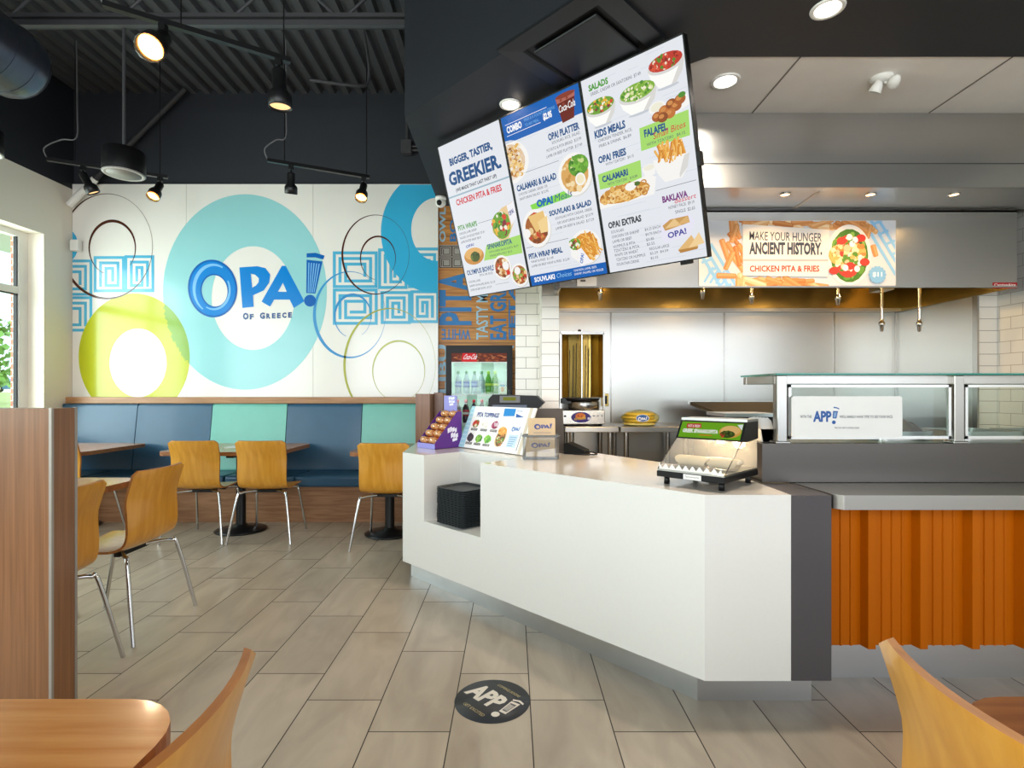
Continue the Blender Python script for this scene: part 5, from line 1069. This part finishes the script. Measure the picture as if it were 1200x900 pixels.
for x, lb in ((-.46, 'second dark soda bottle from the left on the lower cooler shelf'), (-.38, 'third dark soda bottle from the left on the lower cooler shelf'), (-.30, 'fourth dark soda bottle from the left on the lower cooler shelf'), (-.22, 'fifth dark soda bottle from the left on the lower cooler shelf, above the toppings board')): dup(r0, (x, 5.32, .964), None, lb)

# ================================================================== THINGS ON THE ORDER COUNTER
QF = -math.pi/4
# snack display
t = thing('snack_display', 'purple stepped snack box filled with packaged cookies on the counter end', 'snack display', (-.707, 3.985, .861), QF)
PURP = pm('purple_card', '5b2a86', .45); LILAC = pm('lilac_card', '8a86cc', .45); ORC = pm('orange_card', 'e07828', .5)
w, d, h = .215, .25, .265
b = B()
for x0, x1 in ((0, .004), (w-.004, w)): b.prism([(0, 0), (d, 0), (d, h), (d-.045, h), (0, .038)], x0, x1, PURP, ax=0)
b.box((0, d-.004, 0), (w, d, h), PURP); b.box((0, 0, 0), (w, d, .004), PURP); b.box((0, -.001, 0), (w, .003, .038), LILAC); b.build('box', t)
b = B()
for k in range(5): y0 = .004+k*.048; z0 = .03+k*.047; b.box((.005, y0, .005), (w-.005, y0+.048, z0), ORC)
b.build('steps', t)
b = B(); b.box((.0, d, .20), (.155, d+.004, .385), LILAC); b.build('header_card', t)
a = Art((0, d-.0006, .385), (.00155, 0, 0), (0, 0, -.00155), (0, -1, 0)); WS = ink('e8e6f4')
for x0, y0, w_, h_ in ((38, 8, 9, 14), (50, 6, 8, 15), (60, 9, 12, 13), (74, 6, 9, 14), (40, 25, 14, 12), (57, 24, 8, 14), (68, 26, 16, 11), (44, 40, 30, 10)): a.poly([(x0, y0), (x0+w_, y0-2), (x0+w_+1, y0+h_-3), (x0+1, y0+h_)], WS, 1)
a.build('header_print', t)
a = Art((w+.0006, 0, h), (0, .0025, 0), (0, 0, -.00265), (1, 0, 0))
for x0, y0, w_, h_ in ((46, 46, 8, 13), (55, 43, 7, 14), (63, 45, 9, 12), (73, 47, 7, 12), (58, 60, 8, 13), (67, 60, 8, 14), (76, 62, 9, 12), (64, 75, 18, 8)): a.poly([(x0, y0), (x0+w_, y0-3), (x0+w_+1, y0+h_-4), (x0+1, y0+h_)], WS, 1)
a.build('side_print', t)
COOK = pm('cookie', 'd6a066', .6, var=.3, scale=40); FILM = glass('wrap_film', 'fff4e4', .14, .12)
def pack(label, i, k):
    p = Matrix.Rotation(QF, 4, 'Z') @ Vector((.056+i*.102, .028+k*.048, .0325+k*.047)); t = thing('cookie_pack', label, 'cookie pack', (-.707+p.x, 3.985+p.y, .861+p.z), QF, 'cookie packs in the purple display')
    b = B()
    for j, dx in enumerate((-.024, .0, .024)): b.M = Matrix.Translation((dx, 0, .026)) @ Matrix.Rotation(math.radians(80), 4, 'Y'); b.lathe([(0, -.009), (.02, -.008), (.024, 0), (.02, .008), (0, .009)], COOK, 14)
    b.M = None; b.build('cookies', t)
    b = B(); b.blob((0, 0, .026), (.05, .024, .028), FILM, 12, k, .1); b.build('wrapper', t); return t
ROWN = ['bottom step', 'second step', 'third step', 'fourth step', 'top step']
for k in range(5):
    for i in range(2): pack('clear pack of golden cookies on the %s of the purple display, %s side' % (ROWN[k], ('bench', 'toppings board')[i]), i, k)
# toppings board
bl, br_ = Vector((-.405, 3.99, .867)), Vector((.064, 3.449, .867)); ux = (br_-bl); WB = ux.length; ux.normalize(); nb = Vector((-ux.y, ux.x, 0)); 
if nb.y < 0: nb = -nb
up = (nb*.13+Vector((0, 0, .30))); HB = up.length; up.normalize(); nn = ux.cross(up); 
t = thing('toppings_board', 'white sloping board headed PITA TOPPINGS on the counter', 'menu board', bl)
m = Matrix((ux, nn*-1, up)).transposed().to_4x4(); m.translation = bl; t.matrix_world = m
b = B(); b.box((0, .002, 0), (WB, .012, HB), WHITEP); b.box((0, .012, 0), (WB, .02, .02), GREYP); b.build('panel', t)
a = Art((0, .0016, HB), (WB/140, 0, 0), (0, 0, -HB/66), (0, -1, 0)); pi = lambda c: ink(c, .3)
a.rect(0, 0, 140, 66, pi('f6f5f2'), 0); a.poly([(0, 0), (9, 0), (14, 66), (0, 66)], pi('a9d8e8'), 1)
for i in range(9): a.rect(1, 3+i*7, 10, 5.5+i*7, pi('c8e8f0'), 1.5)
a.text('PITA TOPPINGS', 20, 17, 50, 7.5, pi('3a4a8c'), 2, .03)
for i, (x, y, cs) in enumerate(((24, 30, TOMATO), (46, 30, ['f0e8e0', 'e0d8c8', 'f6f2ea']), (68, 30, ['8e2a4a', 'b04a6a', 'd8c0c8']), (22, 52, ['3a3038', '5a4a4a', '2a2428']), (42, 52, ['5f9a2a', '3f7a1e', '8fc04a']), (62, 52, ['7ab83a', '4f9a2a', 'a8d868']))):
    a.food(x, y-2, 7.5, 6, cs, 16, 2, .4, i, pi); a.rect(x-7, y+5, x+8, y+8.6, pi('4a4240'), 4); a.text(['TOMATOES', 'ONIONS', 'PEPPERS', 'OLIVES', 'LETTUCE', 'CUCUMBER'][i], x-6, y+8, 13, 2.4, pi('e8e4de'), 5)
a.ell(88, 46, 10, 14, pi('e8c894'), 2, 20, .4); a.food(88, 46, 9, 13, ['6a4a2a', 'c98a4a', 'f0dcb0', '6f9a3a', 'a8602a'], 50, 3, .24, 9, pi); a.food(88, 36, 9, 6, ['e8a24a', 'f0bc6a', 'd88a34'], 18, 6, .4, 10, pi)
a.poly([(77, 2), (101, 2), (102, 13), (79, 14)], pi('2f8ad0'), 2); a.poly([(104, 9), (122, 14), (106, 15)], pi('3a62a8'), 2); a.text('PITA', 105, 7, 10, 3, pi('4a70b0'), 2); a.rect(104, 40, 122, 58, pi('c8dcec'), 1.5); opa_logo(a, 104, 26, .016, 3, pi('3a78c0'))
for i in range(5): a.rect(106, 43+i*3, 120-i, 44.2+i*3, pi('7fa4c8'), 2)
a.rect(126, 36, 127.2, 62, pi('5a5a5a'), 2); a.poly([(128, 0), (134, 0), (136, 66), (130, 66)], pi('d8ccb8'), 1.2); a.build('print', t)
b = B(); b.prism([(0.0, .0), (.14, -.055), (.14, .25), (.11, .30)], .03, WB-.03, TAUPE, ax=0) if False else b.box((.05, .02, .03), (WB-.05, .03, HB-.04), TAUPE); b.build('back_stiffener', t)
t = thing('counter_divider', 'dark taupe upright panel behind the paper bag holder', 'panel', (.24, 3.66, .861), .0)
b = B(); b.add([(-.08, -.012, 0), (.12, -.012, 0), (.108, -.012, .30), (-.085, -.012, .30), (-.08, .012, 0), (.12, .012, 0), (.108, .012, .30), (-.085, .012, .30)], [(0, 1, 2, 3), (7, 6, 5, 4), (1, 5, 6, 2), (4, 0, 3, 7), (3, 2, 6, 7), (0, 4, 5, 1)], TAUPE); b.box((-.08, -.05, 0), (.12, .06, .008), TAUPE); b.build('panel', t)
# register
t = thing('cash_register', 'black cash register with small lit display behind the toppings board', 'cash register', (.025, 4.045, .861), -.12)
b = B(); b.prism([(-.18, .26), (.15, .26), (.225, .335), (.17, .385), (-.155, .395), (-.185, .36)], -.13, .06, BLACK, ax=1); b.build('head', t, .008, 2)
b = B(); b.box((-.14, -.10, 0), (.14, .05, .03), BLACKM); b.box((-.09, -.05, .03), (.09, .03, .26), BLACKM); b.build('stand', t, .005, 1)
b = B(); b.box((-.10, -.137, .335), (.05, -.13, .385), GREYP); b.box((-.075, -.139, .35), (.02, -.137, .376), lit('9aa018', .5)); b.box((-.155, -.134, .275), (.10, -.13, .318), ink('5a6478')); b.build('customer_display', t)
# card reader
t = thing('card_reader', 'low black card reader behind the paper bag holder', 'card reader', (.43, 3.56, .861), -.5)
b = B(); b.prism([(-.07, 0), (.08, 0), (.07, .03), (-.05, .075), (-.07, .07)], -.05, .05, BLACK, ax=1); b.build('body', t, .005, 1)
b = B(); b.tube(smooth_path([(.07, 0, .02), (.12, .02, .012), (.15, -.03, .008), (.1, -.08, .008), (.02, -.09, .008)], 5), .005, BLACK, 6); b.build('cable', t)
# paper bag holder
t = thing('bag_holder', 'clear box holding kraft paper bags with blue logo on the counter', 'bag holder', (.18, 3.325, .861), -.06)
b = B(); o = rrect(-.112, -.055, .112, .055, .022); i_ = rrect(-.108, -.051, .108, .051, .019); n = len(o)
vs = [(x, y, 0) for x, y in o]+[(x, y, .142) for x, y in o]
b.add(vs, [(k, (k+1) % n, n+(k+1) % n, n+k) for k in range(n)], ACRYL, True); b.build('clear_case', t)
b = B(); b.prism(o, 0, .012, pm('acrylic_base', '8d9498', .15, coat=.4)); b.build('case_base', t)
b = B(); b.tube([(x*1.01, y*1.01, .142) for x, y in o], .0055, pm('acrylic_rim', '6e7478', .15, coat=.4), 6, closed=True); b.build('rim', t)
t2 = thing('paper_bag', 'kraft paper bag with blue logo standing inside the clear holder', 'paper bag', (.18, 3.325, .874), -.06, 'kraft paper bags with logo')
b = B(); b.box((-.092, -.046, 0), (.086, .042, .115), KRAFT); b.build('bag', t2, .004, 1)
a = Art((-.092, -.0466, .115), (.00178, 0, 0), (0, 0, -.00115), (0, -1, 0)); opa_logo(a, 14, 14, .066, 1, ink('3c4a8c')); a.rect(18, 66, 82, 69, ink('8a7a86'), 1); a.build('print', t2)
t2 = thing('paper_bag', 'kraft paper bag with blue logo sticking up out of the clear holder', 'paper bag', (.185, 3.325, .99), -.06, 'kraft paper bags with logo')
b = B(); b.M = Matrix.Rotation(math.radians(-14), 4, 'X'); b.box((-.085, -.012, 0), (.085, .012, .122), KRAFT); b.build('bag', t2, .005, 1)
M_ = Matrix.Rotation(math.radians(-14), 3, 'X'); a = Art(M_ @ Vector((-.085, -.0126, .122)), M_ @ Vector((.0017, 0, 0)), M_ @ Vector((0, 0, -.00122)), M_ @ Vector((0, -1, 0))); opa_logo(a, 18, 22, .066, 1, ink('3c4a8c')); a.rect(20, 76, 84, 79, ink('8a7a86'), 1); a.build('print', t2)

# food warmer
t = thing('food_warmer', 'small glass food warmer with green lit sign on the counter end', 'food warmer', (.885, 2.412, .861), QF)
W2, D2 = .155, .18
for sx in (-.125, .125):
    for sy in (-.14, .14): b = B(); b.lathe([(0, 0), (.013, 0), (.012, .034), (0, .034)], BLACK, 10, (sx, sy, 0)); b.build('foot', t)
b = B(); b.box((-W2, -D2, .034), (W2, D2, .060), BLACK); b.build('base_tray', t, .003, 1)
b = B(); b.box((-W2+.004, -D2+.004, .0605), (W2-.004, D2-.004, .068), STEEL); b.build('shelf', t)
b = B(); b.prism([(-.002, .195), (.05, .278), (D2, .285), (D2, .20), (.05, .19)], -W2, W2, BLACK, ax=0); b.build('hood', t, .004, 2)
b = B(); b.box((-W2, .055, .2785), (W2, D2, .290), STEEL); b.build('hood_cap', t)
ny, nz = .083, -.052; ln = math.hypot(.052, .083)
a = Art((-W2, .050-.0012, .278+.0008), (2*W2/100, 0, 0), (0, -.052/30, -.083/30), (0, -.083, .052)); sg = lambda c: lit(c, .75)
a.rect(3.5, 2.5, 96.5, 28, sg('6fae1e'), 1); a.poly([(12, 6), (34, 5), (36, 12), (13, 13)], sg('c8282a'), 2); a.text('HOT & FRESH', 14.5, 11.6, 19, 4.4, sg('f0e8e0'), 3, .02); a.text('GREEK SPANAKOPITA', 8, 20.5, 55, 6.4, sg('f6f8ee'), 3, .04); a.rect(36, 22.5, 55, 24, sg('d87a2a'), 2)
a.ell(80, 16, 16, 9.5, sg('d8a04a'), 2, 24); a.ell(80, 14, 14, 7.5, sg('e8bc74'), 2.4, 24); a.food(77, 20, 11, 5.5, ['3a4a1a', '55702a', '2a3412', 'c8402a'], 26, 3, .35, 2, sg); a.poly([(88, 5), (96, 4), (96, 13)], sg('e8ecf0'), 3); a.build('sign_face', t)
b = B(); b.add([(-W2+.003, -D2+.008, .068), (W2-.003, -D2+.008, .068), (W2-.003, .0, .195), (-W2+.003, .0, .195)], [(0, 1, 2, 3)], HAZE); b.build('front_glass', t)
b = B(); b.box((-W2+.005, D2-.006, .068), (W2-.005, D2-.003, .20), HAZE); b.build('back_glass', t)
for x0 in (-W2+.004, W2-.004): b = B(); b.add([(x0, -D2+.01, .068), (x0, D2, .068), (x0, D2, .20), (x0, .0, .194)], [(0, 1, 2, 3)], HAZE); b.build('side_glass', t)
b = B(); b.tube([(-W2+.003, -D2+.008, .068), (-W2+.003, 0, .195)], .002, BLACKM, 5); b.tube([(W2-.003, -D2+.008, .068), (W2-.003, 0, .195)], .002, BLACKM, 5); b.build('glass_edge', t)
b = B()
for k in range(9): x0 = -W2+.012+k*.0315; b.add([(x0, -D2+.004, .069), (x0+.0315, -D2+.004, .069), (x0+.0315, -D2+.004, .094), (x0+.0157, -D2+.004, .074), (x0, -D2+.004, .094)], [(0, 1, 3, 4), (1, 2, 3)], WHITEP)
b.build('paper_trim', t)
b = B(); b.box((-.025, -D2-.002, .036), (.055, -D2, .058), WHITEP); b.build('tag', t)
a = Art((-.025, -D2-.0025, .058), (.0008, 0, 0), (0, 0, -.0008), (0, -1, 0)); a.text('Spanakopita', 12, 18, 76, 10, ink('3a3a3a'), 1); a.build('tag_print', t)
b = B(); b.lathe([(0, -.002), (.016, -.001), (.012, .018), (0, .02)], lit('ffd890', 12), 12, (.03, .07, .178)); b.build('lamp', t)
l = bpy.data.lights.new('warmer_lamp', 'POINT'); l.energy = 6; l.color = (1, .76, .46); l.shadow_soft_size = .03; o = bpy.data.objects.new('warmer_lamp', l); COL.objects.link(o); o.location = (.885+.07, 2.412+.03, .861+.165)
ROLL = pm('pastry', 'e2d2b4', .6, var=.15, scale=30)
def pastry(label, lx, ly, rz):
    p = Matrix.Rotation(QF, 4, 'Z') @ Vector((lx, ly, 0)); t = thing('spanakopita_roll', label, 'pastry', (.885+p.x, 2.412+p.y, .861+.0685), QF+rz, 'pastries in the food warmer')
    b = B(); b.tube(smooth_path([(-.066, 0, .026), (-.06, 0, .028), (-.02, .003, .029), (.02, -.002, .029), (.06, 0, .028), (.066, 0, .026)], 3), [.016]+[.026]*14+[.016], ROLL, 14); b.build('roll', t); return t
pastry('baked pastry roll on the bag holder side of the warmer shelf', -.055, -.03, .0); pastry('baked pastry roll on the sneeze guard side of the warmer shelf', .082, -.02, -.08)
# ================================================================== FLOOR STICKER
t = thing('floor_sticker', 'round black floor sticker lettered APP before the counter', 'floor sticker', (-.081, 2.2, .0005), QF)
b = B(); b.lathe([(0, 0), (.156, 0), (.156, .001), (0, .001)], pm('sticker_black', '2a2c30', .45), 48); b.build('disc', t)
a = Art((0, 0, .0013), (1, 0, 0), (0, -1, 0), (0, 0, 1)); SWH = ink('d8d0c4'); SYE = ink('b8a878')
a.text('APP', -.128, .047, .178, .10, SWH, 1, .03); a.poly([(.062, -.05), (.104, -.058), (.108, .030), (.075, .034)], SWH, 1); a.poly([(.070, -.038), (.098, -.043), (.101, .018), (.079, .021)], ink('55565a'), 2)
for k in range(4): a.poly([(.074+k*.006, -.030), (.077+k*.006, -.031), (.083+k*.0045, .013), (.081+k*.0045, .013)], SWH, 3)
a.ell(.080, .058, .017, .017, SWH, 1, 20); a.poly([(.058, -.064), (.085, -.078), (.112, -.072), (.114, -.062), (.086, -.067), (.062, -.055)], SWH, 1, False)
a.text('COMING SOON!', -.066, -.088, .13, .016, SYE, 1); a.text('GET EXCITED', -.066, .105, .122, .016, SYE, 1); a.build('print', t)
